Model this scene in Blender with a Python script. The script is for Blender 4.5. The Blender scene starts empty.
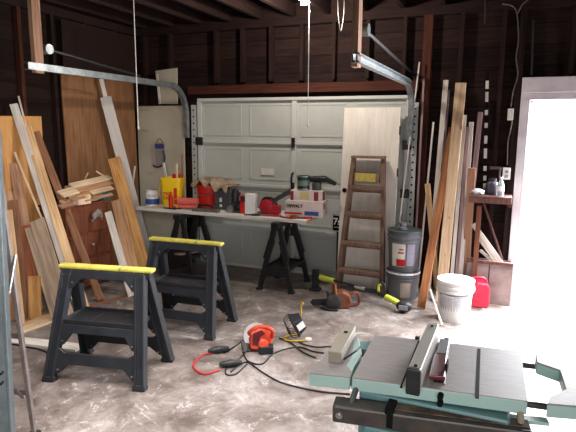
import bpy, bmesh, math, random
from mathutils import Vector, Matrix, Euler
random.seed(7)
SC = bpy.context.scene
COL = SC.collection
V = Vector
# ------------------------------------------------------------------ camera model
F, YAW, PITCH, CH, ROLL = 522.7, .395, .1655, 1.763, .0084
_f = V((-math.sin(YAW)*math.cos(PITCH), math.cos(YAW)*math.cos(PITCH), -math.sin(PITCH)))
_r = V((math.cos(YAW), math.sin(YAW), 0)); _u = _r.cross(_f)
CR = _r*math.cos(ROLL)+_u*math.sin(ROLL); CU = _u*math.cos(ROLL)-_r*math.sin(ROLL); CF = _f
CAM = V((0, 0, CH))
def P(u, v, X=None, Y=None, Z=None):
    """turn a pixel of the photograph into the point where its sight line meets a real plane"""
    d = CF+CR*((u-288)/F)+CU*((216-v)/F)
    t = X/d.x if X is not None else Y/d.y if Y is not None else (Z-CH)/d.z
    return CAM+d*t
def mpp(p):                      # metres per pixel at a point
    return (V(p)-CAM).dot(CF)/F
YB = 5.82                        # back wall
XL = -4.65                       # left wall
HC = 2.98                        # underside of joists
# ------------------------------------------------------------------ materials
def lin(c):
    return tuple((x/12.92 if x <= .04045 else ((x+.055)/1.055)**2.4) for x in c)
def col(h):
    return lin(tuple(int(h[i:i+2], 16)/255 for i in (0, 2, 4)))+(1,)
_mats = {}
def mat(name, h, rough=.6, metal=0, noise=.15, scale=8, spec=.4, h2=None, stretch=None, bump=0, trans=0, emit=0):
    if name in _mats: return _mats[name]
    m = bpy.data.materials.new(name); m.use_nodes = True
    N, L = m.node_tree.nodes, m.node_tree.links
    b = N['Principled BSDF']
    b.inputs['Roughness'].default_value = rough; b.inputs['Metallic'].default_value = metal
    b.inputs['Specular IOR Level'].default_value = spec
    c1 = col(h); c2 = col(h2) if h2 else tuple(x*(1-noise*2) for x in c1[:3])+(1,)
    tc = N.new('ShaderNodeTexCoord'); mp = N.new('ShaderNodeMapping')
    L.new(tc.outputs['Object'], mp.inputs['Vector'])
    if stretch: mp.inputs['Scale'].default_value = stretch
    oi = N.new('ShaderNodeObjectInfo'); ad = N.new('ShaderNodeVectorMath'); ad.operation = 'ADD'
    sc = N.new('ShaderNodeVectorMath'); sc.operation = 'SCALE'
    cb = N.new('ShaderNodeCombineXYZ'); 
    for k in range(3): L.new(oi.outputs['Random'], cb.inputs[k])
    L.new(cb.outputs[0], sc.inputs[0]); sc.inputs['Scale'].default_value = 37
    L.new(mp.outputs[0], ad.inputs[0]); L.new(sc.outputs[0], ad.inputs[1])
    nz = N.new('ShaderNodeTexNoise'); nz.inputs['Scale'].default_value = scale
    nz.inputs['Detail'].default_value = 6; nz.inputs['Roughness'].default_value = .65
    L.new(ad.outputs[0], nz.inputs['Vector'])
    rp = N.new('ShaderNodeValToRGB'); rp.color_ramp.elements[0].position = .35; rp.color_ramp.elements[1].position = .65
    rp.color_ramp.elements[0].color = c2; rp.color_ramp.elements[1].color = c1
    L.new(nz.outputs['Fac'], rp.inputs['Fac']); L.new(rp.outputs['Color'], b.inputs['Base Color'])
    if bump:
        bp = N.new('ShaderNodeBump'); bp.inputs['Strength'].default_value = bump; bp.inputs['Distance'].default_value = .01
        L.new(nz.outputs['Fac'], bp.inputs['Height']); L.new(bp.outputs[0], b.inputs['Normal'])
    if trans: b.inputs['Transmission Weight'].default_value = trans
    if emit:
        b.inputs['Emission Color'].default_value = c1; b.inputs['Emission Strength'].default_value = emit
    _mats[name] = m
    return m
def wood(name, h, h2=None, knots=True, rough=.7):
    """boards: grain runs along the object's own z axis"""
    if name in _mats: return _mats[name]
    c1 = col(h); c2 = col(h2) if h2 else tuple(x*.62 for x in c1[:3])+(1,)
    m = bpy.data.materials.new(name); m.use_nodes = True
    N, L = m.node_tree.nodes, m.node_tree.links; b = N['Principled BSDF']
    b.inputs['Roughness'].default_value = rough; b.inputs['Specular IOR Level'].default_value = .25
    tc = N.new('ShaderNodeTexCoord'); oi = N.new('ShaderNodeObjectInfo')
    cb = N.new('ShaderNodeCombineXYZ'); sc = N.new('ShaderNodeVectorMath'); sc.operation = 'SCALE'; sc.inputs['Scale'].default_value = 23
    for k in range(3): L.new(oi.outputs['Random'], cb.inputs[k])
    L.new(cb.outputs[0], sc.inputs[0])
    def nz(scale3, s, d=5):
        mp = N.new('ShaderNodeMapping'); mp.inputs['Scale'].default_value = scale3
        L.new(tc.outputs['Object'], mp.inputs['Vector'])
        ad = N.new('ShaderNodeVectorMath'); ad.operation = 'ADD'; L.new(mp.outputs[0], ad.inputs[0]); L.new(sc.outputs[0], ad.inputs[1])
        n = N.new('ShaderNodeTexNoise'); n.inputs['Scale'].default_value = s; n.inputs['Detail'].default_value = d
        L.new(ad.outputs[0], n.inputs['Vector']); return n
    g = nz((14, 14, .8), 4); bl = nz((1, 1, .5), 4, 2)
    rp = N.new('ShaderNodeValToRGB'); rp.color_ramp.elements[0].position = .32; rp.color_ramp.elements[1].position = .62
    rp.color_ramp.elements[0].color = c2; rp.color_ramp.elements[1].color = c1
    L.new(g.outputs['Fac'], rp.inputs['Fac'])
    mx = N.new('ShaderNodeMix'); mx.data_type = 'RGBA'; mx.blend_type = 'MULTIPLY'; mx.inputs['Factor'].default_value = .55
    r2 = N.new('ShaderNodeValToRGB'); r2.color_ramp.elements[0].position = .35; r2.color_ramp.elements[0].color = (.55, .5, .46, 1)
    r2.color_ramp.elements[1].position = .6
    L.new(bl.outputs['Fac'], r2.inputs['Fac']); L.new(rp.outputs['Color'], mx.inputs['A']); L.new(r2.outputs['Color'], mx.inputs['B'])
    out = mx.outputs['Result']
    if knots:
        vo = N.new('ShaderNodeTexVoronoi'); vo.inputs['Scale'].default_value = 5
        mp = N.new('ShaderNodeMapping'); mp.inputs['Scale'].default_value = (1.6, 1.6, .8)
        L.new(tc.outputs['Object'], mp.inputs['Vector'])
        ad = N.new('ShaderNodeVectorMath'); ad.operation = 'ADD'; L.new(mp.outputs[0], ad.inputs[0]); L.new(sc.outputs[0], ad.inputs[1])
        L.new(ad.outputs[0], vo.inputs['Vector'])
        r3 = N.new('ShaderNodeValToRGB'); r3.color_ramp.elements[0].position = .05; r3.color_ramp.elements[0].color = (.3, .2, .14, 1)
        r3.color_ramp.elements[1].position = .11
        L.new(vo.outputs['Distance'], r3.inputs['Fac'])
        m2 = N.new('ShaderNodeMix'); m2.data_type = 'RGBA'; m2.blend_type = 'MULTIPLY'; m2.inputs['Factor'].default_value = .8
        L.new(out, m2.inputs['A']); L.new(r3.outputs['Color'], m2.inputs['B']); out = m2.outputs['Result']
    L.new(out, b.inputs['Base Color'])
    _mats[name] = m
    return m
def concrete():
    m = bpy.data.materials.new('concrete'); m.use_nodes = True
    N, L = m.node_tree.nodes, m.node_tree.links; b = N['Principled BSDF']
    tc = N.new('ShaderNodeTexCoord')
    def nz(s, d, r=.6, dist=0):
        n = N.new('ShaderNodeTexNoise'); n.inputs['Scale'].default_value = s; n.inputs['Detail'].default_value = d
        n.inputs['Roughness'].default_value = r; n.inputs['Distortion'].default_value = dist
        L.new(tc.outputs['Object'], n.inputs['Vector']); return n
    a, c, e = nz(1.1, 8, .7, .6), nz(5, 8, .75, .5), nz(45, 3)
    rp = N.new('ShaderNodeValToRGB'); E = rp.color_ramp.elements
    E[0].position = .32; E[0].color = col('595049'); E[1].position = .7; E[1].color = col('a59e9a')
    x = E.new(.5); x.color = col('80756f')
    L.new(a.outputs['Fac'], rp.inputs['Fac'])
    r2 = N.new('ShaderNodeValToRGB'); r2.color_ramp.elements[0].position = .38; r2.color_ramp.elements[0].color = (.42, .36, .33, 1)
    r2.color_ramp.elements[1].position = .62; r2.color_ramp.elements[1].color = (1.1, 1.1, 1.1, 1)
    L.new(c.outputs['Fac'], r2.inputs['Fac'])
    mx = N.new('ShaderNodeMix'); mx.data_type = 'RGBA'; mx.blend_type = 'MULTIPLY'; mx.inputs['Factor'].default_value = .85
    L.new(rp.outputs['Color'], mx.inputs['A']); L.new(r2.outputs['Color'], mx.inputs['B'])
    # pale scraped patches of old paint
    p = nz(4.2, 12, .85, 1.6); r3 = N.new('ShaderNodeValToRGB'); r3.color_ramp.elements[0].position = .55; r3.color_ramp.elements[1].position = .6
    r3.color_ramp.elements[1].color = (.75, .75, .75, 1)
    L.new(p.outputs['Fac'], r3.inputs['Fac'])
    m2 = N.new('ShaderNodeMix'); m2.data_type = 'RGBA'; L.new(r3.outputs['Color'], m2.inputs['Factor'])
    L.new(mx.outputs['Result'], m2.inputs['A']); m2.inputs['B'].default_value = col('b4aeac')
    L.new(m2.outputs['Result'], b.inputs['Base Color'])
    mr = N.new('ShaderNodeMapRange'); L.new(c.outputs['Fac'], mr.inputs['Value'])
    mr.inputs['To Min'].default_value = .38; mr.inputs['To Max'].default_value = .75
    L.new(mr.outputs[0], b.inputs['Roughness'])
    bp = N.new('ShaderNodeBump'); bp.inputs['Strength'].default_value = .15; bp.inputs['Distance'].default_value = .01
    L.new(e.outputs['Fac'], bp.inputs['Height']); L.new(bp.outputs[0], b.inputs['Normal'])
    return m
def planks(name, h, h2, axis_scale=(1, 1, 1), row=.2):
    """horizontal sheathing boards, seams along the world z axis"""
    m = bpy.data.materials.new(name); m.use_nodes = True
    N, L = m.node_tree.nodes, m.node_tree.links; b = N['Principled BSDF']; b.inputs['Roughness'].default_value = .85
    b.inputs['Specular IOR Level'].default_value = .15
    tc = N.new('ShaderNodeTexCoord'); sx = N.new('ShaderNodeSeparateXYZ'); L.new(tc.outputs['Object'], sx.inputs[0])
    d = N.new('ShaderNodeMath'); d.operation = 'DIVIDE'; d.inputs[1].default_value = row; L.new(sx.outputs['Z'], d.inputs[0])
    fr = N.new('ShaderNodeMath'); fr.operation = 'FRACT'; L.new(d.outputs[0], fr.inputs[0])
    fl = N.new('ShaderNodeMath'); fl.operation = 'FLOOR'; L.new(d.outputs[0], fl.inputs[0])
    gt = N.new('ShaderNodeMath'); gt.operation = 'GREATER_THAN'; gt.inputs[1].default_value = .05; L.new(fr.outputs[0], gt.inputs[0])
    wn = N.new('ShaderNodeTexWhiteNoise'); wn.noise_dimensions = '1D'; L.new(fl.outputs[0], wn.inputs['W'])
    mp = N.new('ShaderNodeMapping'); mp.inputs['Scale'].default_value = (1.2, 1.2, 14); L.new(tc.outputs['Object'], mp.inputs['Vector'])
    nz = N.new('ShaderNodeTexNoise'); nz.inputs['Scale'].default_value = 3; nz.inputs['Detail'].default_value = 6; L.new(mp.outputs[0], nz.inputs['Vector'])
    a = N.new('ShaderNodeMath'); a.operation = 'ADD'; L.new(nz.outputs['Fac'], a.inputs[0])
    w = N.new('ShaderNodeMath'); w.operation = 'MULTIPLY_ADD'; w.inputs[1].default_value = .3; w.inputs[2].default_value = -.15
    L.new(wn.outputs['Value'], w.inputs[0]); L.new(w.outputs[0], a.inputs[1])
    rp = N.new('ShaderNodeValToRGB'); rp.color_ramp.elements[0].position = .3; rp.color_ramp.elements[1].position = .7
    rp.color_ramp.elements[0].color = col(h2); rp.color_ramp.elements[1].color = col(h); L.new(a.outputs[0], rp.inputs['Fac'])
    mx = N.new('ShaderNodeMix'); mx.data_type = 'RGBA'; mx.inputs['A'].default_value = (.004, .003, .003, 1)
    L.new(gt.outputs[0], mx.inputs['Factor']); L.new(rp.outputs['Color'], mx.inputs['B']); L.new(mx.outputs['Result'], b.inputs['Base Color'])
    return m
M = dict(
    concrete=concrete(),
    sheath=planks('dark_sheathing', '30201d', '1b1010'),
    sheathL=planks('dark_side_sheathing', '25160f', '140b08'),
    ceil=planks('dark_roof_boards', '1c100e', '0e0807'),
    stud=wood('stud_wood', '2a1713', '1a0d0a', False, .85),
    redstud=wood('red_stud_wood', '50281b', '35190f', False, .85),
    joist=wood('joist_wood', '2f1b18', '1e110e', False, .85),
    hanger=wood('hanger_wood', 'b08a72', '84624e', False, .8),
    pine=wood('pine', 'e0bd93', 'c0925f'), palepine=wood('pale_pine', 'ead2b2', 'd0b08a', False),
    orange=wood('orange_pine', 'd09f64', 'ab7540'), tan=wood('tan_board', 'c59b76', 'a1785a', False),
    brown=wood('brown_board', '94684c', '6d4831', False), pink=wood('pink_tan_board', 'b98e74', '93694f', False),
    grey=wood('weathered_board', 'b8a28d', '957f6c', False), white=wood('painted_board', 'e6ded6', 'cbc0b6', False),
    ply=wood('orange_plywood', 'cf9a60', 'b58048', False), panel=wood('plywood_panel', '8d6545', '765036', False),
    redbrown=wood('red_brown_board', '9c5a3a', '74402a', False), mauve=wood('mauve_board', 'a58a8c', '7d6567', False),
    glare_pine=wood('glare_washed_pine', 'dcbfa0', 'c19f7c'), rbrown=wood('rust_brown_board', 'a8704a', '84502f', False),  # pine of the right-hand board: glare painted in as a paler tone
    dresser=wood('dark_dresser', '7a442e', '55301f', False, .5), shelf=wood('shelf_wood', '6b4740', '48302b', False),
    ladderw=wood('ladder_wood', '8f7465', '6a5245', False),
    slab=mat('slab_paint', 'e6ded4', .6, noise=.06, scale=3, h2='d6cdc2', stretch=(6, 6, 1)),
    board=mat('cream_board', 'b9b1a0', .7, scale=2, h2='a59c8b'),
    door=mat('door_paint', 'bdbfba', .5, scale=1.5, h2='b0b2ad'),
    jamb=mat('jamb_paint', 'd9d3d8', .5, scale=4, h2='c2bac2'),
    galv=mat('galvanised', 'a3a9ab', .4, .75, scale=12, h2='7d8487'),
    steel=mat('steel', 'b9bcc0', .3, .9, scale=10, h2='9a9ea3'),
    darksteel=mat('dark_steel', '4a4848', .45, .8, scale=10),
    black=mat('black_plastic', '26272b', .45, scale=14, h2='1b1c1f'),
    horse=mat('horse_plastic', '292b30', .45, scale=9, h2='1e2024'),
    horseb=mat('trestle_plastic', '1d1d1f', .5, scale=9),
    yellow=mat('yellow_plastic', 'cfc257', .55, scale=9, h2='a89d48'),
    yelbucket=mat('yellow_pail_plastic', 'e8bf0c', .45, noise=.05),
    red=mat('red_plastic', 'c8231f', .4, noise=.1), orangered=mat('orange_red_plastic', 'd0401f', .4, noise=.1),
    coral=mat('coral_plastic', 'd96a5c', .45, noise=.08), crimson=mat('crimson_plastic', 'b0182c', .45, noise=.1),
    pinkred=mat('gas_can_red', 'b4203c', .4, noise=.08),
    white_p=mat('white_plastic', 'e6e4e2', .45, noise=.03), paper=mat('paper', 'd9d4cc', .8, noise=.05, scale=20),
    carton=mat('printed_carton', 'd8c9c4', .7, noise=.08, scale=10),
    greyp=mat('grey_label', '9c9aa0', .6, scale=60, h2='c9c8cb', stretch=(1, 1, 4)),
    bucket=mat('charcoal_bucket', '65666c', .5, noise=.08), toolbox=mat('charcoal_case', '45474a', .5, noise=.08),
    green=mat('saw_green', 'a2beb6', .4, noise=.04, scale=6), teal=mat('saw_teal', '5f8486', .45, noise=.1, scale=6),
    alu=mat('saw_table_metal', '9b9491', .55, 0, scale=18, spec=.25, h2='8d8683', stretch=(1, 6, 1)),
    rail=mat('rail_black', '2f2c2c', .45, noise=.1, h2='4a4038', scale=14), dust=mat('sawdust_film', '6e5b4c', .9, scale=22, h2='3c3431'),
    beige=mat('beige_metal', '968c7c', .5, noise=.05), ladder=mat('ladder_aluminium', '565d60', .5, .3, scale=14, h2='474e50'),
    ladderleg=mat('ladder_leg_metal', '7d7370', .45, .4, scale=14, h2='675d5a'),
    blue=mat('blue_print', '2f4f8c', .5, noise=.05), dgreen=mat('green_can', '1f3d33', .35, noise=.1),
    cloth=mat('beige_cloth', 'a8927c', .9, scale=14, h2='84705c', bump=.3),
    lime=mat('lime_plastic', 'bcc648', .45, noise=.06), chain=mat('chainsaw_orange', '84492f', .6, noise=.3),
    cord=mat('cord_rubber', '1b1a1b', .5, noise=.05), redcord=mat('red_cord', 'b32c2c', .5, noise=.08),
    string=mat('pull_string', 'd8d2cc', .8, noise=.03), brass=mat('yellow_tube', 'c9a53a', .4, .2, noise=.1),
    bag=mat('clear_bag', 'cfcfd2', .4, noise=.05), bin=mat('grey_bin_panel', '8d7b78', .8, scale=5, h2='6f5f5d'),
    darkred=mat('red_guard', '5a1820', .3, noise=.1), ink=mat('black_ink', '121212', .8, noise=0, spec=.1), redink=mat('red_ink', 'b8141c', .6, noise=0),
    greyink=mat('grey_ink', '8e8d92', .7, noise=0), silver=mat('silver_guard', 'c9c6c4', .35, .4, noise=.05),
    pearl=mat('frosted_vinyl', 'c4bcb6', .5, noise=.06, scale=4, stretch=(8, 8, 1)),
    glass=mat('bottle_plastic', 'dfe6ea', .15, trans=.6, noise=.02), teald=mat('teal_box', '2e6a72', .5),
    ground=mat('outdoor_paving', 'e8e6e2', .9, noise=.03, scale=2), leaf=mat('pale_leaves', 'b9c4a8', .8, noise=.2, scale=20),
    bulb=mat('lit_bulb', 'fff3e0', .3, noise=0, emit=25), porcelain=mat('porcelain', 'd8d4cc', .4, noise=.02))
# ------------------------------------------------------------------ mesh helpers
class MB:
    def __init__(s): s.bm = bmesh.new()
    def _add(s, vs, fs, mx=None):
        bv = [s.bm.verts.new(mx @ V(v) if mx else V(v)) for v in vs]
        for f in fs:
            try: s.bm.faces.new([bv[i] for i in f])
            except ValueError: pass
        return s
    def box(s, c, d, rot=None):
        x, y, z = (k/2 for k in d)
        vs = [(-x, -y, -z), (x, -y, -z), (x, y, -z), (-x, y, -z), (-x, -y, z), (x, -y, z), (x, y, z), (-x, y, z)]
        mx = Matrix.Translation(V(c))
        if rot: mx = mx @ Euler(rot).to_matrix().to_4x4()
        return s._add(vs, [(3, 2, 1, 0), (4, 5, 6, 7), (0, 1, 5, 4), (1, 2, 6, 5), (2, 3, 7, 6), (3, 0, 4, 7)], mx)
    def bx(s, x0, x1, y0, y1, z0, z1):
        return s.box(((x0+x1)/2, (y0+y1)/2, (z0+z1)/2), (abs(x1-x0), abs(y1-y0), abs(z1-z0)))
    def beam(s, p0, p1, w, t, face=(0, -1, 0), w1=None, t1=None):
        p0, p1 = V(p0), V(p1); z = (p1-p0); ln = z.length; z.normalize()
        x = V(face).cross(z)
        if x.length < 1e-4: x = V((1, 0, 0)).cross(z)
        x.normalize(); y = z.cross(x)
        w1 = w if w1 is None else w1; t1 = t if t1 is None else t1
        vs = []
        for p, a, b in ((p0, w/2, t/2), (p1, w1/2, t1/2)):
            for i, j in ((-1, -1), (1, -1), (1, 1), (-1, 1)): vs.append(p+x*a*i+y*b*j)
        return s._add(vs, [(3, 2, 1, 0), (4, 5, 6, 7), (0, 1, 5, 4), (1, 2, 6, 5), (2, 3, 7, 6), (3, 0, 4, 7)])
    def prism(s, poly, e0, e1, mx=None):
        """polygon in (x, y), extruded from z=e0 to z=e1, then moved by mx"""
        n = len(poly)
        vs = [(a, b, e0) for a, b in poly]+[(a, b, e1) for a, b in poly]
        fs = [tuple(range(n-1, -1, -1)), tuple(range(n, 2*n))]+[(i, (i+1) % n, n+(i+1) % n, n+i) for i in range(n)]
        return s._add(vs, fs, mx)
    def cyl(s, p0, p1, r0, r1=None, n=20):
        p0, p1 = V(p0), V(p1); r1 = r0 if r1 is None else r1
        z = (p1-p0).normalized(); x = z.orthogonal().normalized(); y = z.cross(x)
        vs = []
        for p, r in ((p0, r0), (p1, r1)):
            for k in range(n):
                a = 2*math.pi*k/n; vs.append(p+x*math.cos(a)*r+y*math.sin(a)*r)
        return s._add(vs, [tuple(range(n-1, -1, -1)), tuple(range(n, 2*n))]+[(i, (i+1) % n, n+(i+1) % n, n+i) for i in range(n)])
    def lathe(s, prof, c=(0, 0, 0), n=28, mx=None, cap=True):
        c = V(c); vs = []; fs = []
        for r, z in prof:
            for k in range(n):
                a = 2*math.pi*k/n; vs.append(c+V((math.cos(a)*r, math.sin(a)*r, z)))
        for j in range(len(prof)-1):
            for k in range(n): fs.append((j*n+k, j*n+(k+1) % n, (j+1)*n+(k+1) % n, (j+1)*n+k))
        if cap: fs.append(tuple(range(n-1, -1, -1))); fs.append(tuple(range((len(prof)-1)*n, len(prof)*n)))
        return s._add(vs, fs, mx)
    def tube(s, pts, r, n=8, smooth=3):
        pts = [V(p) for p in pts]
        if smooth > 1 and len(pts) > 2:
            q = []
            for i in range(len(pts)-1):
                a, b, c, d = pts[max(i-1, 0)], pts[i], pts[i+1], pts[min(i+2, len(pts)-1)]
                for k in range(smooth):
                    t = k/smooth
                    q.append(.5*((2*b)+(-a+c)*t+(2*a-5*b+4*c-d)*t*t+(-a+3*b-3*c+d)*t**3))
            pts = q+[pts[-1]]
        vs = []; fs = []; x = None
        for i, p in enumerate(pts):
            z = (pts[min(i+1, len(pts)-1)]-pts[max(i-1, 0)]).normalized()
            x = z.orthogonal() if x is None else x-z*x.dot(z)
            if x.length < 1e-6: x = z.orthogonal()
            x.normalize(); y = z.cross(x)
            for k in range(n):
                a = 2*math.pi*k/n; vs.append(p+x*math.cos(a)*r+y*math.sin(a)*r)
        for i in range(len(pts)-1):
            for k in range(n): fs.append((i*n+k, i*n+(k+1) % n, (i+1)*n+(k+1) % n, (i+1)*n+k))
        fs.append(tuple(range(n-1, -1, -1))); fs.append(tuple(range((len(pts)-1)*n, len(pts)*n)))
        return s._add(vs, fs)
    def ball(s, c, r, sc=(1, 1, 1), n=16):
        mx = Matrix.Translation(V(c)) @ Matrix.Diagonal((*sc, 1))
        return s.lathe([(max(r*math.sin(math.pi*k/10), r*.02), -r*math.cos(math.pi*k/10)) for k in range(11)], n=n, mx=mx)
    def build(s, name, m, parent=None, bevel=0, smooth=False, loc=None, mx=None, seg=2):
        bmesh.ops.recalc_face_normals(s.bm, faces=s.bm.faces)
        me = bpy.data.meshes.new(name); s.bm.to_mesh(me); s.bm.free()
        me.materials.append(m)
        if smooth:
            for p in me.polygons: p.use_smooth = True
            if hasattr(me, 'set_sharp_from_angle'): me.set_sharp_from_angle(angle=math.radians(35))
        o = bpy.data.objects.new(name, me); COL.objects.link(o)
        if parent: o.parent = parent
        if loc is not None: o.location = loc
        if mx is not None: o.matrix_local = mx
        if bevel:
            b = o.modifiers.new('bevel', 'BEVEL'); b.width = bevel; b.segments = seg; b.limit_method = 'ANGLE'; b.angle_limit = math.radians(40)
        return o
def tag(o, label, cat, group=None, kind=None):
    if label: o['label'] = label
    if cat: o['category'] = cat
    if group: o['group'] = group
    if kind: o['kind'] = kind
    return o
def struct(o): o['kind'] = 'structure'; return o
def thing(name, label, cat, loc=(0, 0, 0), rz=0, group=None, rot=None):
    o = bpy.data.objects.new(name, None); COL.objects.link(o); o.empty_display_size = .1
    o.location = loc; o.rotation_euler = rot if rot else (0, 0, rz)
    return tag(o, label, cat, group)
def dup(root, loc, rz, label):
    r = root.copy(); COL.objects.link(r); r.location = loc; r.rotation_euler = (0, 0, rz); r['label'] = label
    for ch in list(root.children):
        c = ch.copy(); COL.objects.link(c); c.parent = r
        for g in ch.children:
            d = g.copy(); COL.objects.link(d); d.parent = c
    return r
def text(name, body, size, m, parent, mx, sx=1, depth=.001, bold=0):
    cu = bpy.data.curves.new(name, 'FONT'); cu.body = body; cu.size = size; cu.extrude = depth; cu.align_x = 'CENTER'; cu.align_y = 'CENTER'
    cu.offset = bold
    t = bpy.data.objects.new(name, cu); COL.objects.link(t)
    me = bpy.data.meshes.new_from_object(t.evaluated_get(bpy.context.evaluated_depsgraph_get()))
    bpy.data.objects.remove(t)
    o = bpy.data.objects.new(name, me); COL.objects.link(o); me.materials.clear(); me.materials.append(m)
    o.parent = parent; o.matrix_local = mx @ Matrix.Diagonal((sx, 1, 1, 1))
    return o
def frame(p0, z, face):
    z = V(z).normalized(); x = V(face).cross(z).normalized(); y = z.cross(x)
    m = Matrix((x, y, z)).transposed().to_4x4(); m.translation = V(p0); return m
RX90 = Matrix.Rotation(math.pi/2, 4, 'X')
def board(name, label, p0, p1, w, t, m, face=(.6, -.8, 0), cat='board', group=None, cut=0):
    """one board of its own, grain along its length from p0 to p1"""
    p0, p1 = V(p0), V(p1); L = (p1-p0).length
    b = MB()
    if cut:   # a slanted saw cut at the top
        mx = Matrix(((1, 0, 0, 0), (0, 0, 1, 0), (0, 1, 0, 0), (0, 0, 0, 1)))
        b.prism([(-w/2, 0), (w/2, 0), (w/2, L), (-w/2, L-cut)], -t/2, t/2, mx)
    else: b.bx(-w/2, w/2, -t/2, t/2, 0, L)
    o = b.build(name, m, bevel=min(t, w)*.08, seg=1)
    o.matrix_world = frame(p0, p1-p0, face)
    return tag(o, label, cat, group)
# ================================================================== THE SETTING
struct(MB().bx(-5.2, 3.2, -2.5, 5.95, -.1, 0).build('floor', M['concrete']))
DX0, DX1, DH = .17, 1.12, 2.06            # walk-through doorway in the back wall
wb = MB()
wb.bx(-4.75, DX0, YB+.09, YB+.15, 0, 3.3); wb.bx(DX1, 3.2, YB+.09, YB+.15, 0, 3.3); wb.bx(DX0, DX1, YB+.09, YB+.15, DH, 3.3)
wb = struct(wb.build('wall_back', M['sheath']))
def stud(x, z0, z1, m='stud', w=.04, d=.09, y=None):
    y = YB+.09-d/2 if y is None else y
    o = MB().bx(-w/2, w/2, -d/2, d/2, 0, z1-z0).build('stud', M[m], wb); o.location = (x, y, z0)
for x in (-4.5, -4.1, -3.42, -3.05, -2.67, -2.28, -1.89, -1.5, -1.1): stud(x, 2.32 if x > -3.8 else 0, 2.94)
stud(-.86, 0, 2.94, 'redstud', .09); stud(-.52, 0, 2.94); stud(-.12, 0, 2.94); stud(.05, 0, 2.94, 'stud', .06)
for x in (.5, .9): stud(x, 2.3, 2.94)
for x in (1.3, 1.75, 2.2): stud(x, 0, 2.94)
def beamx(name, x0, x1, z0, z1, m, d=.09):
    o = MB().bx(-d/2, d/2, -(z1-z0)/2, (z1-z0)/2, 0, x1-x0).build(name, M[m], wb)
    o.matrix_local = frame((x0, YB+.09-d/2-.002, (z0+z1)/2), (1, 0, 0), (0, 0, 1)) @ Matrix.Rotation(math.pi/2, 4, 'Z')
beamx('top_plate', -4.7, 2.9, 2.94, 3.03, 'stud')
beamx('header_beam', -3.8, -.93, 2.155, 2.31, 'redstud', .1)
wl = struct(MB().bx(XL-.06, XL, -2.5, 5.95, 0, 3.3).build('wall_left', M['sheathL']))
for y in (2.6, 3.1, 3.58, 4.0, 4.42, 4.9, 5.4):
    o = MB().bx(-.03, .03, -.02, .02, 0, 2.94).build('stud', M['redstud' if y in (3.1, 3.58, 4.0) else 'stud'], wl); o.location = (XL+.03, y, 0)
o = MB().bx(-.03, .03, 0, 8.3, 0, .09).build('top_plate', M['stud'], wl); o.location = (XL+.03, -2.4, 2.94)
b = MB(); b.bx(3.1, 3.2, -2.5, 1.2, 0, 3.3); b.bx(3.1, 3.2, 5.3, 5.95, 0, 3.3); b.bx(3.1, 3.2, 1.2, 5.3, 2.15, 3.3)   # wide opening, outside the picture
struct(b.build('wall_right', M['sheathL']))
struct(MB().bx(-4.75, 3.2, -2.6, -2.5, 0, 3.3).build('wall_front', M['sheathL']))
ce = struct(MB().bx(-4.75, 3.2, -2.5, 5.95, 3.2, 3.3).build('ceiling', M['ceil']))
for k in range(18):
    x = -4.5+.42*k
    o = MB().bx(-.07, .07, -.022, .022, 0, 8.3).build('joist', M['joist'], ce)
    o.matrix_local = frame((x, -2.4, HC+.13), (0, 1, 0), (1, 0, 0))
# outdoors seen through the doorway
struct(MB().bx(-8, 12, -8, 25, -.24, -.11).build('ground', M['ground']))
# ------------------------------------------------------------------ sectional garage door
GX0, GX1, GH = -3.68, -1.0, 2.13
gd = struct(thing('door_1', None, None, (GX0, YB+.02, 0)))
def section(k):
    z0 = k*GH/4; h = GH/4-.006; W = GX1-GX0
    b = MB().bx(0, W, 0, .03, z0, z0+h)
    # four raised panels with a moulded rim
    for i in range(4):
        cx = W*(i+.5)/4+(-.0 if i < 2 else .0); w = W/4-.13; hh = h-.16; cz = z0+h/2
        for a, bb, d in ((w, hh, .006),):
            b.bx(cx-a/2, cx+a/2, -.002, 0, cz-bb/2, cz+bb/2)
        for sgn in (-1, 1):
            b.bx(cx-w/2, cx+w/2, -.008, 0, cz+sgn*hh/2-.01, cz+sgn*hh/2+.01)
            b.bx(cx+sgn*w/2-.01, cx+sgn*w/2+.01, -.008, 0, cz-hh/2, cz+hh/2)
    o = b.build('door_section', M['door'], gd, bevel=.004)
    return z0
for k in range(4): section(k)
b = MB()
for k in range(1, 4): b.bx(0, GX1-GX0, -.035, 0, k*GH/4-.02, k*GH/4+.014)
for k in range(4):
    for x in (.02, 1.32, GX1-GX0-.02): b.bx(x-.03, x+.03, -.028, 0, k*GH/4+.02, (k+1)*GH/4-.03)
b.bx(0, GX1-GX0, -.04, 0, GH-.035, GH)
b.build('stiffener', mat('stiffener_paint', 'c3c4c0', .45, noise=.03), gd, bevel=.003)
b = MB()
for x in (.02, GX1-GX0-.02):
    for k in range(1, 4): b.bx(x-.05, x+.05, -.05, -.03, k*GH/4-.05, k*GH/4+.05)
for k in range(1, 4): b.bx(1.30, 1.34, -.05, -.03, k*GH/4-.06, k*GH/4+.06)
b.build('hinge', M['darksteel'], gd)
MB().tube([(1.32, -.03, 1.24), (1.32, -.08, 1.22), (1.32, -.08, 1.12), (1.32, -.03, 1.1)], .012).build('door_handle', M['black'], gd, smooth=True)
b = MB().bx(.89, 1.06, -.004, 0, 1.2, 1.28).build('notice', M['paper'], gd)
b['label'] = 'small white paper notice stuck on the door'; b.location = (0, -.012, 0)
b = MB()
b.bx(0, GX1-GX0, -.01, .03, -.0, .03); b.build('bottom_seal', M['paper'], gd)
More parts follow.
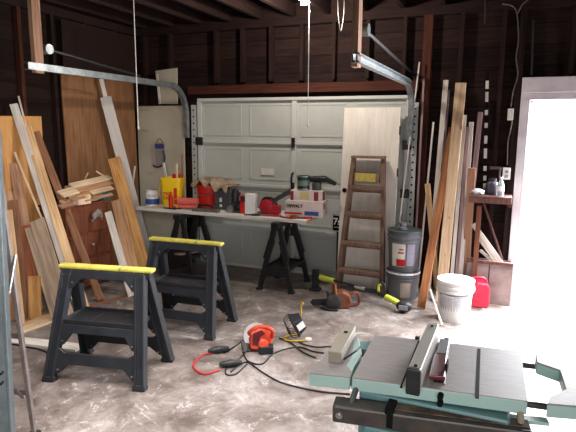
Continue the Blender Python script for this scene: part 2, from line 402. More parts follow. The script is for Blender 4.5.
# door frame / perforated side rails
for x, s in ((GX0-.05, 1), (GX1+.05, -1)):
    rt = thing('vertical_track', 'perforated galvanised track rising along the %s edge of the garage door' % ('left' if s > 0 else 'right'), 'track', (x, YB-.03, 0))
    MB().bx(-.035, .035, 0, .012, 0, 2.05).build('track_plate', mat('track_paint', 'b9bab6', .5, .2, noise=.06), rt)
    h0 = MB().cyl((.0, -.003, 0), (.0, .001, 0), .011, n=10).build('slot_hole', M['ink'], rt); h0.location = (0, 0, .1)
    for i in range(1, 24):
        c = h0.copy(); COL.objects.link(c); c.parent = rt; c.location = (0, 0, .1+i*.082)
# ------------------------------------------------------------------ walk-through doorway
d2 = struct(thing('door_2', None, None, (0, YB, 0)))
b = MB(); b.bx(DX0-.09, DX0-.0, -.03, .16, 0, DH); b.bx(DX1, DX1+.09, -.03, .16, 0, DH)
b.build('jamb', M['jamb'], d2, bevel=.006)
b = MB(); b.bx(DX0-.09, DX1+.09, -.032, .16, DH, DH+.07); b.bx(DX0-.09, DX1+.09, -.045, .0, DH+.07, DH+.22)
b.build('lintel', M['jamb'], d2, bevel=.006)
b = MB(); b.bx(DX0, DX0+.025, .02, .06, 0, DH); b.bx(DX0, DX1, .02, .06, DH-.025, DH)
b.build('door_stop', M['jamb'], d2)
MB().bx(DX0, DX1, -.02, .17, 0, .02).build('threshold', M['paper'], d2, bevel=.004)
# ================================================================== GARAGE DOOR RAILS, CEILING THINGS
def rail(name, label, X, Z, y0, y1, hx):
    t = thing(name, label, 'rail', (X, y0, Z))
    b = MB(); L = y1-y0
    prof = [(-.026, -.03), (.026, -.03), (.026, -.022), (-.018, -.022), (-.018, .022), (.026, .022), (.026, .03), (-.026, .03)]
    if X < -2: prof = [(-a, c) for a, c in prof][::-1]
    path = [V((0, 0, 0)), V((0, L, 0))]
    r = .33
    for k in range(1, 9):
        a = math.pi/2*k/8; path.append(V((0, L+r*math.sin(a), -r+r*math.cos(a))))
    path.append(V((0, L+r, -r-.3)))
    vs, fs = [], []; n = len(prof)
    for i, p in enumerate(path):
        z = (path[min(i+1, len(path)-1)]-path[max(i-1, 0)]).normalized(); up = V((1, 0, 0)).cross(z)
        for a, c in prof: vs.append(p+V((1, 0, 0))*a+up*c)
    for i in range(len(path)-1):
        for k in range(n): fs.append((i*n+k, i*n+(k+1) % n, (i+1)*n+(k+1) % n, (i+1)*n+k))
    b._add(vs, fs); b.build('rail_channel', M['galv'], t)
    h = MB().bx(-.022, .022, -.045, .045, -.05, HC+.1-Z).build('hanger_post', M['hanger'], t); h.location = (hx, .12, 0)
    MB().cyl((hx*.5, .1, .01), (hx, .1, .01), .01).cyl((hx*.5, .14, .01), (hx, .14, .01), .01).build('bolt', M['steel'], t)
    return t
tl = rail('overhead_track', 'long galvanised overhead door track on the left under the dark ceiling', -3.8, 2.27, 3.35, YB-.42, .0)
tr = rail('overhead_track', 'short looking galvanised overhead door track on the right above the cream slab', -.98, 2.235, 3.5, YB-.42, -.03)
def spring(label, a, b_, cat='spring'):
    t = thing('extension_spring', label, cat, a)
    d = V(b_)-V(a)
    MB().cyl((0, 0, 0), d, .014, n=10).build('coil', M['darksteel'], t, smooth=True)
    MB().cyl(-d.normalized()*.03+V((-.03, 0, 0)), -d.normalized()*.03+V((.03, 0, 0)), .045, n=16).build('pulley', M['galv'], t, smooth=True)
spring('dark extension spring above the left overhead track', P(50, 50, X=-3.86), P(140, 76, X=-3.86))
spring('dark spring with a round pulley above the right overhead track', P(366, 31, X=-1.02), P(413, 74, X=-1.02))
# pull cords
for nm, lab, top, bot in (('pull_cord', 'white pull cord hanging in front of the dark left wall', (133.5, 0), (138, 128)),
                          ('pull_cord', 'white pull cord hanging from the lit bulb before the garage door', (309.5, 0), (308.5, 125))):
    p = P(*top, Z=HC-.02); q = P(*bot, Y=p.y)
    t = thing(nm, lab, 'cord', (p.x, p.y, HC))
    MB().cyl((0, 0, .03), (0, 0, q.z-HC), .0045, n=6).build('string', M['string'], t)
    MB().ball((0, 0, q.z-HC), .009, (1, 1, 2), 8).build('pull_knob', M['string'], t, smooth=True)
p = P(304, 0, Y=4.85); LZ = p.z
t = thing('ceiling_lamp', 'bare lit bulb in a porcelain holder on the ceiling joists', 'lamp', (p.x, p.y, HC))
MB().lathe([(.06, .03), (.06, 0), (.035, -.03), (.03, -.06)]).build('holder', M['porcelain'], t, smooth=True)
zz = p.z-HC
MB().lathe([(.014, -.05), (.02, zz*.5-.02), (.032, zz+.03), (.03, zz), (.012, zz-.025), (.002, zz-.03)]).build('bulb', M['bulb'], t, smooth=True)
LAMP = V((p.x, p.y, p.z-.08))
# cables and boxes on the back wall
t = thing('switch_box', 'small pale switch box beside the doorway high on the dark wall', 'switch box', (0, 0, 0))
c = P(510.5, 114.5, Y=YB-.02); t.location = c
MB().box((0, 0, 0), (.055, .05, .115)).build('box_body', M['paper'], t, bevel=.005); MB().box((0, -.03, 0), (.012, .02, .03)).build('toggle', M['white_p'], t)
t = thing('wall_outlet', 'white outlet plate above the wooden shelf beside the doorway', 'outlet', (0, 0, 0))
c = P(506.5, 173.5, Y=YB-.02); t.location = c
MB().box((0, 0, 0), (.075, .05, .12)).build('plate', M['white_p'], t, bevel=.005)
MB().box((0, -.026, .02), (.03, .004, .03)).box((0, -.026, -.025), (.03, .004, .03)).build('socket', M['greyink'], t)
def wall_tube(name, label, cat, pts, r, m, Y=YB-.03):
    w = [P(u, v, Y=Y) for u, v in pts]
    o = MB().tube([p-w[0] for p in w], r, 6).build(name, m, smooth=True); o.location = w[0]; return tag(o, label, cat)
wall_tube('cable', 'thin looping cable running down the wall to the switch box', 'cable',
          [(502, 4), (512, 6), (517, 14), (518.5, 40), (516, 58), (518, 75), (513, 92), (511, 107)], .006, M['ladderleg'])
wall_tube('cable', 'short cable branching from the looping cable up to the ceiling', 'cable', [(528, 0), (522, 5), (518, 13)], .006, M['ladderleg'])
wall_tube('cable', 'thin cable from the switch box down towards the outlet plate', 'cable', [(512, 121), (511, 128), (508, 142), (507.5, 156), (507, 165)], .006, M['ladderleg'])
wall_tube('conduit', 'thin grey conduit standing on the doorway lintel', 'pipe', [(533.5, 20), (532.7, 48), (531.5, 75)], .011, M['darksteel'])
wall_tube('conduit', 'short dark pipe hanging from the ceiling above the leaning boards', 'pipe', [(485.6, 0), (485, 24)], .011, M['darksteel'], 5.6)
wall_tube('cable', 'dark double cable loop hanging beside the right track hanger', 'cable', [(338, 0), (338.5, 15), (341, 31), (344, 15), (344.5, 0)], .006, M['darksteel'], 5.0)
# ================================================================== LARGE SHEETS ON LEFT AND BACK WALLS
def sheet(name, label, pts, n, t, m, cat):
    """flat sheet from four corner points (bl, br, tr, tl), thickened along n"""
    pts = [V(p) for p in pts]; o0 = pts[0].copy(); n = V(n).normalized()*t
    vs = [p-o0 for p in pts]+[p-o0+n for p in pts]
    o = MB()._add(vs, [(3, 2, 1, 0), (4, 5, 6, 7), (0, 1, 5, 4), (1, 2, 6, 5), (2, 3, 7, 6), (3, 0, 4, 7)]).build(name, m)
    o.location = o0; return tag(o, label, cat)
sheet('plywood_sheet', 'large dark orange plywood sheet on the left wall behind the scrap pile',
      [(-4.53, 4.46, .0), (-4.53, 5.66, .0), (-4.57, 5.66, 2.33), (-4.57, 4.46, 2.33)], (1, 0, 0), .014, M['panel'], 'plywood')
sheet('plywood_sheet', 'smooth bright orange plywood sheet at the far left edge leaning on the wall',
      [(-4.5, 3.0, 0), (-4.5, 4.1, 0), (-4.56, 4.15, 1.87), (-4.56, 3.0, 1.85)], (1, 0, .03), .014, M['ply'], 'plywood')
o = sheet('sheathing_panel', 'dark brown wall panel high on the left wall above the orange plywood',
      [(-4.58, 4.52, 2.36), (-4.58, 5.75, 2.36), (-4.58, 5.75, 2.92), (-4.58, 4.52, 2.92)], (1, 0, 0), .012, M['stud'], 'panel')
t = thing('cabinet_panel', 'cream flat board standing in the back corner left of the garage door', 'board', (-4.56, YB-.1, 0))
MB().bx(0, .72, 0, .03, 0, 2.04).build('board_face', M['board'], t, bevel=.004)
MB().bx(.03, .2, -.004, 0, 1.98, 1.99).box((.12, -.004, 1.72), (.1, .006, .012)).build('stain', M['grey'], t)
o = sheet('white_board', 'small pale board propped high above the cream flat board', [P(160, 104, Y=5.78), P(178, 104, Y=5.78), P(177.5, 68, Y=5.8), P(156, 71, Y=5.8)], (0, -1, 0), .015, M['board'], 'board')
board('strip', 'narrow pale strip leaning against the small pale board', P(160, 104, Y=5.72), P(157, 74, Y=5.76), .03, .012, M['white'], (0, -1, 0))
# ================================================================== DRESSER AND SCRAP PILE (left)
kq = P(92, 221, X=-4.09); DY = kq.y
dr = thing('dresser', 'dark reddish wooden dresser under the pile of scrap wood', 'dresser', (-4.32, DY, 0))
MB().bx(-.17, .19, -.32, .32, .05, .93).build('carcass', M['dresser'], dr, bevel=.006)
MB().bx(-.18, .2, -.33, .33, .93, .955).build('dresser_top', M['dresser'], dr, bevel=.006)
b = MB()
for x in (-.15, .15):
    for y in (-.28, .28): b.bx(x-.02, x+.02, y-.02, y+.02, 0, .05)
b.build('foot', M['dresser'], dr)
for k in range(3):
    z0 = kq.z-.12-.27*(2-k)
    d = MB().bx(0, .018, -.29, .29, 0, .24).build('drawer', M['dresser'], dr, bevel=.006); d.location = (.19, 0, z0)
    MB().lathe([(.008, 0), (.008, .015), (.016, .02), (.018, .03), (.008, .036)], n=12, mx=Matrix.Translation((.018, 0, .13)) @ Matrix.Rotation(math.pi/2, 4, 'Y')).build('knob', M['steel'], d, smooth=True)
    # front faces turned to the near end too: panel on the end facing the camera
e = MB().bx(-.15, .15, -.012, 0, .12, .88).build('end_panel', M['dresser'], dr, bevel=.008); e.location = (0, -.32, 0)
def scrap(label, a, b_, w, t, m, X=-4.2, cat='wood scrap'):
    pa, pb = P(*a, X=X), P(*b_, X=X)
    return pa, pb
PILE = [  # label, px a, px b, width m, thick m, material, X plane
    ('cream offcut with sloping cut end, topmost of the scrap pile', (71, 186), (110, 177), .075, .022, 'palepine', -4.22),
    ('long tan offcut just under the topmost scrap', (73, 190.5), (112, 182), .08, .02, 'tan', -4.19),
    ('pale flat offcut jutting left towards the leaning two by four', (60.5, 194.5), (76, 190), .11, .018, 'palepine', -4.16),
    ('tan offcut lying in the middle of the scrap pile', (76, 195), (107, 187.5), .07, .02, 'orange', -4.16),
    ('cream wedge shaped offcut at the right of the scrap pile', (91, 193), (112, 187.5), .06, .016, 'palepine', -4.13),
    ('brown offcut beneath the wedge at right of the pile', (94, 197.5), (111, 193.5), .07, .02, 'tan', -4.15),
    ('long pale offcut low in the scrap pile', (62, 203), (96, 197.5), .08, .02, 'palepine', -4.17),
    ('pinkish offcut with a square end left of the yellow wood block', (60, 207), (74, 203), .06, .018, 'pink', -4.12),
    ('thin pale offcut low at the right of the pile', (84, 200.5), (112, 194.5), .035, .014, 'tan', -4.1),
    ('short pinkish offcut standing out at the front of the pile', (70, 199), (84, 196), .05, .02, 'pink', -4.1),
    ('long narrow tan offcut across the back of the pile', (66, 188), (104, 179.5), .05, .02, 'pink', -4.26),
    ('brown offcut end poking out right under the orange pine board', (104, 191), (118, 189), .05, .02, 'brown', -4.2),
    ('short dark offcut at the bottom of the scrap pile', (66, 205.5), (82, 204), .07, .02, 'brown', -4.2),
]
for i, (lab, a, b_, w, th, m, X) in enumerate(PILE):
    pa, pb = P(*a, X=X), P(*b_, X=X)
    board('wood_offcut', lab, pa, pb, w, th, M[m], (.5, -.1, .85), 'wood scrap', 'offcuts piled on the dresser')
board('wood_stick', 'thin stick poking up left out of the scrap pile', P(84, 181, X=-4.3), P(88, 173, X=-4.3), .016, .012, M['tan'], cat='stick')
board('wood_stick', 'pale thin stick poking up right out of the scrap pile', P(104, 176, X=-4.3), P(96, 171, X=-4.3), .016, .012, M['palepine'], cat='stick')
q = P(83, 208, X=-4.12)
t = thing('wood_block', 'pale yellow wood block on the dresser below the scrap pile', 'wood block', (q.x-.03, q.y, .955))
MB().bx(-.06, .06, -.09, .09, 0, .1).build('block', M['palepine'], t, bevel=.004)
q = P(107, 201, X=-4.14)
t = thing('storage_box', 'small teal box lodged under the right end of the scrap pile', 'box', (-4.2, q.y, .955))
MB().bx(-.06, .06, -.05, .05, 0, .07).build('box_body', M['teald'], t, bevel=.004); MB().bx(-.062, .062, -.052, .052, .07, .085).build('lid', M['teald'], t, bevel=.003)
# crumpled grey rag hanging over the dresser front
q = P(97, 213, X=-4.07); b = MB(); rnd = random.Random(3); n = 12
vs = []; 
for i in range(n+1):
    for j in range(n+1):
        a, c = i/n-.5, j/n-.5
        r_ = .11*(1-.35*abs(a*c)*4)
        vs.append((.035*math.exp(-(a*a+c*c)*5)+rnd.uniform(-.008, .008), a*.15+rnd.uniform(-.006, .006), c*.085+rnd.uniform(-.008, .008)-.2*a*a))
b._add(vs, [(i*(n+1)+j, (i+1)*(n+1)+j, (i+1)*(n+1)+j+1, i*(n+1)+j+1) for i in range(n) for j in range(n)])
o = b.build('rag', mat('grey_rag', '8f847c', .9, noise=.15, scale=30), smooth=True); o.location = q
o.modifiers.new('thick', 'SOLIDIFY').thickness = .006
tag(o, 'crumpled grey rag on the dresser front above the metal knob', 'rag')
# ================================================================== LUMBER LEANING AT THE LEFT
FL = (.75, -.66, 0)
def lean(name, label, top, bot, XT, w, t, m, face=FL, cut=0, zb=0, cat='board', group=None):
    p1 = P(*top, X=XT); p0 = P(*bot, Z=zb)
    return board(name, label, p0+V((0, 0, t*.3)), p1, w, t, M[m], face, cat, group, cut)
lean('leaning_board', 'long whitish board with square top leaning left of the knotty pine board', (13.5, 104), (77, 305), -4.56, .075, .02, 'white')
lean('lath', 'thin white lath standing beside the top of the whitish board', (18.5, 96), (68, 296), -4.6, .018, .01, 'white', cat='lath')
lean('leaning_board', 'knotty pale pine board leaning in the left lumber group', (27, 127), (86, 312), -4.48, .085, .024, 'pine')
lean('leaning_board', 'brown two by four leaning right of the knotty pine board', (36, 132), (101, 301), -4.52, .075, .04, 'brown')
lean('leaning_board', 'upright pinkish brown board with a square top left of the thin pale stick', (14.5, 163), (38, 311), -4.42, .095, .02, 'pink')
board('wood_stick', 'thin pale stick crossing the pinkish brown board', P(46, 229, X=-4.2), P(14.5, 152, X=-4.3), .018, .014, M['palepine'], FL, 'stick')
lean('leaning_board', 'wide weathered grey board leaning in front of the left lumber', (37, 220), (70, 330), -4.15, .135, .022, 'grey', (.6, -.8, 0))
lean('leaning_board', 'narrow grey board just behind the wide weathered grey board', (28, 228), (56, 322), -4.2, .06, .018, 'grey')
lean('leaning_board', 'light narrow board at far left between the stepladder and the lumber', (9, 210), (22, 325), -4.25, .055, .022, 'pine')
lean('leaning_board', 'dark brown board behind the light narrow board at far left', (14, 200), (27, 318), -4.33, .07, .02, 'brown')
lean('leaning_board', 'reddish board seen at the far left edge through the stepladder', (-3, 235), (3, 335), -4.2, .1, .02, 'redbrown')
lean('leaning_board', 'darker reddish board standing behind the square plywood piece', (26, 225), (36, 312), -4.22, .09, .02, 'redbrown')
lean('plywood_piece', 'short square plywood offcut standing on the floor at left', (34.5, 276), (35, 319), -3.98, .115, .018, 'orange', (.45, -.9, 0), cat='plywood')
lean('leaning_board', 'tan sheet standing low behind the pinkish brown board', (2, 190), (9, 322), -4.42, .4, .02, 'tan', (1, -.1, 0))
lean('leaning_board', 'slim white board leaning on the dresser left of the pink tan board', (108, 212), (132, 297), -4.02, .075, .02, 'white', (.5, -.85, 0))
lean('leaning_board', 'wide pink tan board leaning on the dresser', (117, 200), (139, 296), -4.0, .125, .022, 'tan', (.5, -.85, 0))
lean('leaning_board', 'tall orange pine board with dark knots leaning before the dresser', (114, 158), (149, 285), -4.16, .135, .03, 'orange', (.5, -.85, 0), cut=.0)
lean('vinyl_sheet', 'long frosted white panel leaning on the left wall under the overhead track', (105.5, 97), (149, 262), -4.44, .13, .012, 'pearl', (.8, -.6, 0), cat='panel')
lean('vinyl_strip', 'narrow white strip sticking up from the frosted white panel', (100, 74), (144, 262), -4.47, .05, .01, 'pearl', (.9, -.45, 0), cat='strip')
# boards lying on the floor
def lay(name, label, a, b_, w, t, m, z=0, cat='board'):
    return board(name, label, P(*a, Z=z+t/2), P(*b_, Z=z+t/2), w, t, M[m], (0, 0, 1), cat)
lay('floor_board', 'white painted board lying on the floor left of the front step sawhorse', (-10, 337), (80, 348), .12, .02, 'white')
lay('floor_board', 'long tan board lying on the floor beneath the leaning lumber', (20, 331), (62, 316), .1, .02, 'palepine')
lay('floor_board', 'narrow pale board on the floor beside the long tan board', (22, 325), (58, 312), .06, .018, 'pine')
lay('floor_strip', 'thin red brown strip lying on the floor behind the front step sawhorse', (58, 315), (133, 294), .02, .012, 'redbrown', cat='strip')
lay('floor_board', 'flat tan board on the floor under the front step sawhorse edge', (100, 322), (135, 310), .14, .015, 'grey')
# ================================================================== STEP SAWHORSES
def step_horse(label, loc, rz):
    t = thing('step_sawhorse', label, 'sawhorse', loc, rz, 'black step sawhorses with yellow tops')
    W, Ht, sp = .34, .79, .235
    b = MB().box((0, 0, Ht-.014), (.72, .075, .028)); 
    b.build('top_bar', M['yellow'], t, bevel=.01)
    b = MB().box((0, 0, Ht-.05), (.69, .06, .045)); b.build('top_beam', M['horse'], t, bevel=.008)
    s = MB()
    s.box((.12, -.001, Ht-.012), (.03, .0765, .0255))
    s.build('top_scuff', mat('worn_green', '7f8f5a', .6), t, bevel=.01)
    for sg in (-1, 1):
        y0, y1 = sg*.035, sg*sp; zt = Ht-.03
        H = math.hypot(zt, y1-y0); dz = V((0, y1-y0, -zt)).normalized()
        # frame of the leaning side: x across, "down" along the slope
        nrm = V((1, 0, 0)).cross(dz)
        mx = Matrix((V((1, 0, 0)), dz, nrm)).transposed().to_4x4(); mx.translation = V((0, y0, zt))
        xt, xb = W-.075, W                      # leg centre at top / bottom
        for k in (-1, 1):
            b = MB()
            tp, bt = k*(xt+.01), k*(xb)
            b.prism([(tp-.036, 0), (tp+.036, 0), (bt+.036, H), (bt-.036, H)], -.018, .018, mx)
            # moulded ribs along the leg and a flat foot
            for o_ in (-.026, .026): b.prism([(tp+o_-.008, .03), (tp+o_+.008, .03), (bt+o_+.008, H-.03), (bt+o_-.008, H-.03)], -.03*1, .03, mx)
            b.prism([(bt-.045, H-.035), (bt+.045, H-.035), (bt+.045, H), (bt-.045, H)], -.03, .03, mx)
            # outer side flange seen end-on
            b.prism([(tp+k*.034-.006, 0), (tp+k*.034+.006, 0), (bt+k*.034+.006, H-.01), (bt+k*.034-.006, H-.01)], -.034, .034, mx)
            b.build('leg', M['horse'], t, bevel=.004, seg=1)
        def xin(s_): return xt+.01+(xb-xt-.01)*s_/H-.034
        b = MB()                                # upper yoke with chamfered corners
        b.prism([(-xin(0), .0), (xin(0), .0), (xin(.12), .13), (xin(.12)-.02, .13), (xin(.06)-.075, .06), (-xin(.06)+.075, .06), (-xin(.12)+.02, .13), (-xin(.12), .13)], -.014, .014, mx)
        b.build('yoke', M['horse'], t, bevel=.004, seg=1)
        s0 = .58
        b = MB()                                # lower cross rail with arched gussets
        b.prism([(-xin(s0-.02), s0-.03), (-xin(s0)+.05, s0), (xin(s0)-.05, s0), (xin(s0-.02), s0-.03), (xin(.73), .73), (xin(.72)-.02, .73), (xin(.66)-.085, .66),
                 (-xin(.66)+.085, .66), (-xin(.72)+.02, .73), (-xin(.73), .73)], -.014, .014, mx)
        b.build('cross_rail', M['horse'], t, bevel=.004, seg=1)
        s1 = .385
        b = MB()                                # rail that carries the shelf
        b.prism([(-xin(s1), s1), (xin(s1), s1), (xin(.5), .53), (xin(.5)-.02, .53), (xin(.45)-.075, .445), (-xin(.45)+.075, .445), (-xin(.5)+.02, .53), (-xin(.5), .53)], -.016, .016, mx)
        b.build('shelf_rail', M['horse'], t, bevel=.004, seg=1)
        for k in (-1, 1):
            for s_ in (.09, .5, .7): MB().cyl(mx @ V((k*(xin(s_)-.02), s_, -.018)), mx @ V((k*(xin(s_)-.02), s_, .018)), .008, n=8).build('rivet', M['steel'], t)
    zs = .415
    b = MB().box((0, 0, zs-.02), (.56, .27, .012))
    for sg in (-1, 1): b.box((0, sg*.135, zs-.01), (.57, .012, .04)); b.box((sg*.28, 0, zs-.01), (.012, .27, .035))
    for k in range(2): b.box((-.1+.2*k, 0, zs-.014), (.02, .2, .006))
    b.build('shelf', M['black'], t, bevel=.004, seg=1)
    return t
h1 = step_horse('black step sawhorse with yellow top, the front one nearest the camera', (-2.575, 2.83, 0), math.radians(12))
dup(h1, (-2.57, 3.82, 0), math.radians(4), 'black step sawhorse with yellow top, the one behind close to the workbench')
# ================================================================== WORKBENCH
TX0, TX1, TY0, TY1, TZ = -4.17, -1.93, 5.12, 5.72, .8
t = thing('workbench', 'long off white slab laid on two black trestles before the garage door', 'workbench', (TX0, TY0, TZ-.035))
MB().bx(0, TX1-TX0, 0, TY1-TY0, 0, .035).build('slab', mat('bench_white', 'e0dad3', .6, noise=.07, scale=4), t, bevel=.004)
MB().bx(TX1-TX0, TX1-TX0+.004, 0, TY1-TY0, .004, .03).build('end_edging', M['tan'], t)
def trestle(label, loc, rz):
    t = thing('folding_trestle', label, 'trestle', loc, rz, 'black folding trestles under the bench')
    Ht = TZ-.035
    MB().box((0, 0, Ht-.03), (.09, .56, .06)).build('top_beam', M['horseb'], t, bevel=.006)
    for k in (-1, 1):
        for s in (-1, 1):
            b = MB().beam((k*.03, s*.2, Ht-.05), (k*.19, s*.25, .0), .06, .035, (0, -1, 0), .05, .03)
            b.box((k*.19, s*.25, .012), (.07, .06, .024)); b.beam((k*.06, s*.21, Ht-.2), (k*.12, s*.23, Ht-.42), .075, .03)
            b.build('leg', M['horseb'], t, bevel=.004, seg=1)
    for s in (-1, 1):
        MB().beam((-.15, s*.235, .2), (.15, s*.235, .2), .07, .02, (0, -1, 0)).build('cross_rail', M['horseb'], t, bevel=.004, seg=1)
    b = MB().box((0, 0, .235), (.3, .46, .012)).box((0, -.22, .25), (.3, .012, .03)).box((0, .22, .25), (.3, .012, .03))
    b.box((-.145, 0, .25), (.012, .46, .03)).box((.145, 0, .25), (.012, .46, .03))
    b.build('tray', M['black'], t, bevel=.003)
    return t
t1 = trestle('black folding trestle under the right end of the bench', (-2.25, 5.3, 0), 0)
dup(t1, (-3.5, 5.3, 0), 0, 'black folding trestle under the left part of the bench, behind the step sawhorse')
# things stored under the left part of the bench
t = thing('storage_crate', 'dark crate of odds and ends under the bench behind the step sawhorse', 'crate', (-3.85, 5.5, 0))
MB().bx(-.11, .11, -.15, .15, 0, .3).build('crate_body', mat('brown_crate', '4b3d35', .8), t, bevel=.006)
MB().bx(-.12, .12, -.16, .16, .27, .3).build('rim', M['darksteel'], t, bevel=.004)
board('plank_under_bench', 'grey plank lying on the tray of the left trestle under the bench', (-3.6, 5.12, .26), (-3.4, 5.48, .26), .08, .018, M['grey'], (0, 0, 1))
# ------------------------------------------------------------------ things on the bench
def on(u, v): return P(u, v, Z=TZ)
def clampxy(p, m=.02): return V((p.x, min(p.y, TY1-m), TZ))
# white tub with blue
t = thing('paint_jug', 'white tub with blue label beside the yellow pail', 'tub', (-4.07, 5.34, TZ))
MB().lathe([(.075, 0), (.082, .01), (.084, .16), (.078, .17), (.07, .18)], n=24).build('tub_body', M['white_p'], t, smooth=True)
MB().lathe([(.0845, .02), (.0855, .09)], n=24, cap=False).build('blue_band', M['blue'], t, smooth=True)
MB().lathe([(.075, .178), (.078, .18), (.078, .195), (.06, .2)], n=24).build('lid', M['white_p'], t, smooth=True)
text('lettering', 'TOX', .042, M['ink'], t, Matrix.Rotation(math.radians(36), 4, 'Z') @ Matrix.Translation((0, -.0875, .125)) @ RX90)
# yellow pail
t = thing('yellow_pail', 'square yellow pail with red lettering on the left of the bench', 'pail', (-3.8, 5.4, TZ), math.radians(20))
def rsq(w, r, n=4):
    pts = []
    for cx, cy, a0 in ((w-r, w-r, 0), (-w+r, w-r, 90), (-w+r, -w+r, 180), (w-r, -w+r, 270)):
        for k in range(n+1): a = math.radians(a0+90*k/n); pts.append((cx+r*math.cos(a), cy+r*math.sin(a)))
    return pts
def sqloft(b, prof, r=.035, sy=1):
    rings = [[(x, y*sy, z) for x, y in rsq(w, min(r, w*.6))] for w, z in prof]; n = len(rings[0])
    vs = [p for rg in rings for p in rg]
    fs = [(j*n+k, j*n+(k+1) % n, (j+1)*n+(k+1) % n, (j+1)*n+k) for j in range(len(rings)-1) for k in range(n)]
    fs += [tuple(range(n-1, -1, -1)), tuple(range((len(rings)-1)*n, len(rings)*n))]
    return b._add(vs, fs)
sqloft(MB(), [(.105, 0), (.11, .01), (.122, .29), (.129, .29), (.129, .31), (.123, .31), (.123, .33), (.131, .33), (.131, .36), (.122, .36), (.118, .29)]).build('pail_body', M['yelbucket'], t, smooth=True)
MB().tube([(-.135, 0, .31), (-.14, -.1, .23), (-.12, -.145, .14), (0, -.15, .09), (.12, -.145, .14), (.14, -.1, .23), (.135, 0, .31)], .003).build('wire_handle', M['yelbucket'], t, smooth=True)
text('lettering', 'TIDY\nCATS', .052, M['redink'], t, Matrix.Translation((-.035, -.1195, .14)) @ RX90, 1, .002, .002)
MB().box((.06, -.1165, .14), (.04, .012, .2)).build('red_stripe', M['redink'], t)
# sticks standing in the pail
for lab, x, y, L, tx, ty, m, w in (('slanting white stick standing in the yellow pail', -.05, .02, .5, -.25, .05, 'white', .03),
                              ('thin dark red rod standing in the yellow pail', .1, .05, .62, .02, 0, 'redbrown', .014),
                              ('pale upright stick standing in the right of the yellow pail', .085, -.03, .5, .0, .0, 'palepine', .025)):
    p0 = V((-3.8+x, 5.4+y, TZ+.03)); board('stick', lab, p0, p0+V((tx*L*.9, ty*L, L)), w, w*.5, M[m], (0, -1, 0), 'stick')
t = thing('tool_case', 'red tool poking up out of the yellow pail', 'tool', (-3.76, 5.43, TZ+.31)); MB().box((0, 0, .06), (.11, .05, .06)).build('tool_body', M['red'], t, bevel=.01); MB().tube([(-.05, 0, .06), (-.05, 0, -.02)], .012).build('grip', M['black'], t)
# blue brush / bag on the cream board
q = P(160, 154, Y=5.69); t = thing('hanging_pouch', 'grey pouch with blue bands hanging on the cream board above the yellow pail', 'pouch', q)
MB().box((0, 0, 0), (.14, .014, .3)).build('pouch_body', mat('pouch_grey', '8f8a86', .5, noise=.1), t, bevel=.004)
MB().box((0, -.009, .1), (.144, .004, .06)).build('blue_band', mat('violet_blue', '3f4478', .6), t)
MB().tube([(-.05, 0, .15), (0, 0, .2), (.05, 0, .15)], .004).build('hanging_cord', M['ink'], t)
MB().tube([(.06, -.01, .05), (.085, -.02, -.06), (.05, -.02, -.14), (-.04, -.02, -.17), (-.1, -.02, -.15)], .012).build('dark_strap', mat('violet_strap', '3a3452', .7), t, smooth=True)
# red caulk tube before the pail
t = thing('caulk_tube', 'red caulking tube standing before the yellow pail', 'tube', (-3.69, 5.19, TZ))
MB().lathe([(.024, 0), (.024, .16), (.01, .165), (.006, .21)], n=16).build('tube_body', M['redink'], t, smooth=True)
# coral roller / router
p = on(186, 206); t = thing('paint_roller_tray', 'coral pink cylindrical tool lying before the red bucket', 'tool', (-3.5, 5.28, TZ), math.radians(15))
MB().cyl((-.12, 0, .09), (.12, 0, .09), .045).build('barrel', M['coral'], t, smooth=True)
MB().box((0, -.01, .035), (.24, .09, .03)).build('base_plate', M['coral'], t, bevel=.006)
b = MB(); 
for x in (-.1, .1): b.box((x, -.01, .012), (.03, .08, .024))
b.box((0, .02, .05), (.2, .03, .05)); b.build('foot', M['black'], t, bevel=.004)
MB().tube([(.12, 0, .06), (.18, -.02, .02), (.2, -.08, .008), (.1, -.1, .008)], .006).build('power_cord', M['cord'], t, smooth=True)
# red bucket with cloth
t = thing('red_bucket', 'red bucket on the bench under a draped beige cloth', 'bucket', (-3.36, 5.52, TZ))
MB().lathe([(.115, 0), (.12, .005), (.145, .25), (.155, .25), (.155, .28), (.147, .285), (.14, .25)], n=30).build('bucket_body', M['red'], t, smooth=True)
MB().tube([(-.155, 0, .26), (-.14, -.1, .2), (0, -.16, .16), (.14, -.1, .2), (.155, 0, .26)], .004).build('wire_handle', M['steel'], t, smooth=True)
b = MB(); n = 30; vs = []; rnd = random.Random(5)
for i in range(n+1):
    for j in range(n+1):
        x = -.16+.5*i/n; y = -.17+.34*j/n
        d = math.hypot(x, y)
        z = .305+.03*math.sin(x*17+y*9)*math.cos(y*14)+.025*math.sin(x*41+2)*math.sin(y*33)+.03
        if x > .15: z -= (x-.15)*.42; z = max(z, .285)
        edge = max(0, -y-.13)
        z -= edge*(1.1+.9*math.sin(x*43)); z -= max(0, -x-.13)*1.3
        vs.append((x, y+.012*math.sin(x*30)*(1 if y < 0 else 0)-.0, z+rnd.uniform(-.007, .007)))
b._add(vs, [(i*(n+1)+j, (i+1)*(n+1)+j, (i+1)*(n+1)+j+1, i*(n+1)+j+1) for i in range(n) for j in range(n)])
o = b.build('drop_cloth', M['cloth'], smooth=True); o.location = (-3.36, 5.52, TZ); o.modifiers.new('thick', 'SOLIDIFY').thickness = .008
tag(o, 'crumpled beige cloth draped over the red bucket', 'cloth')
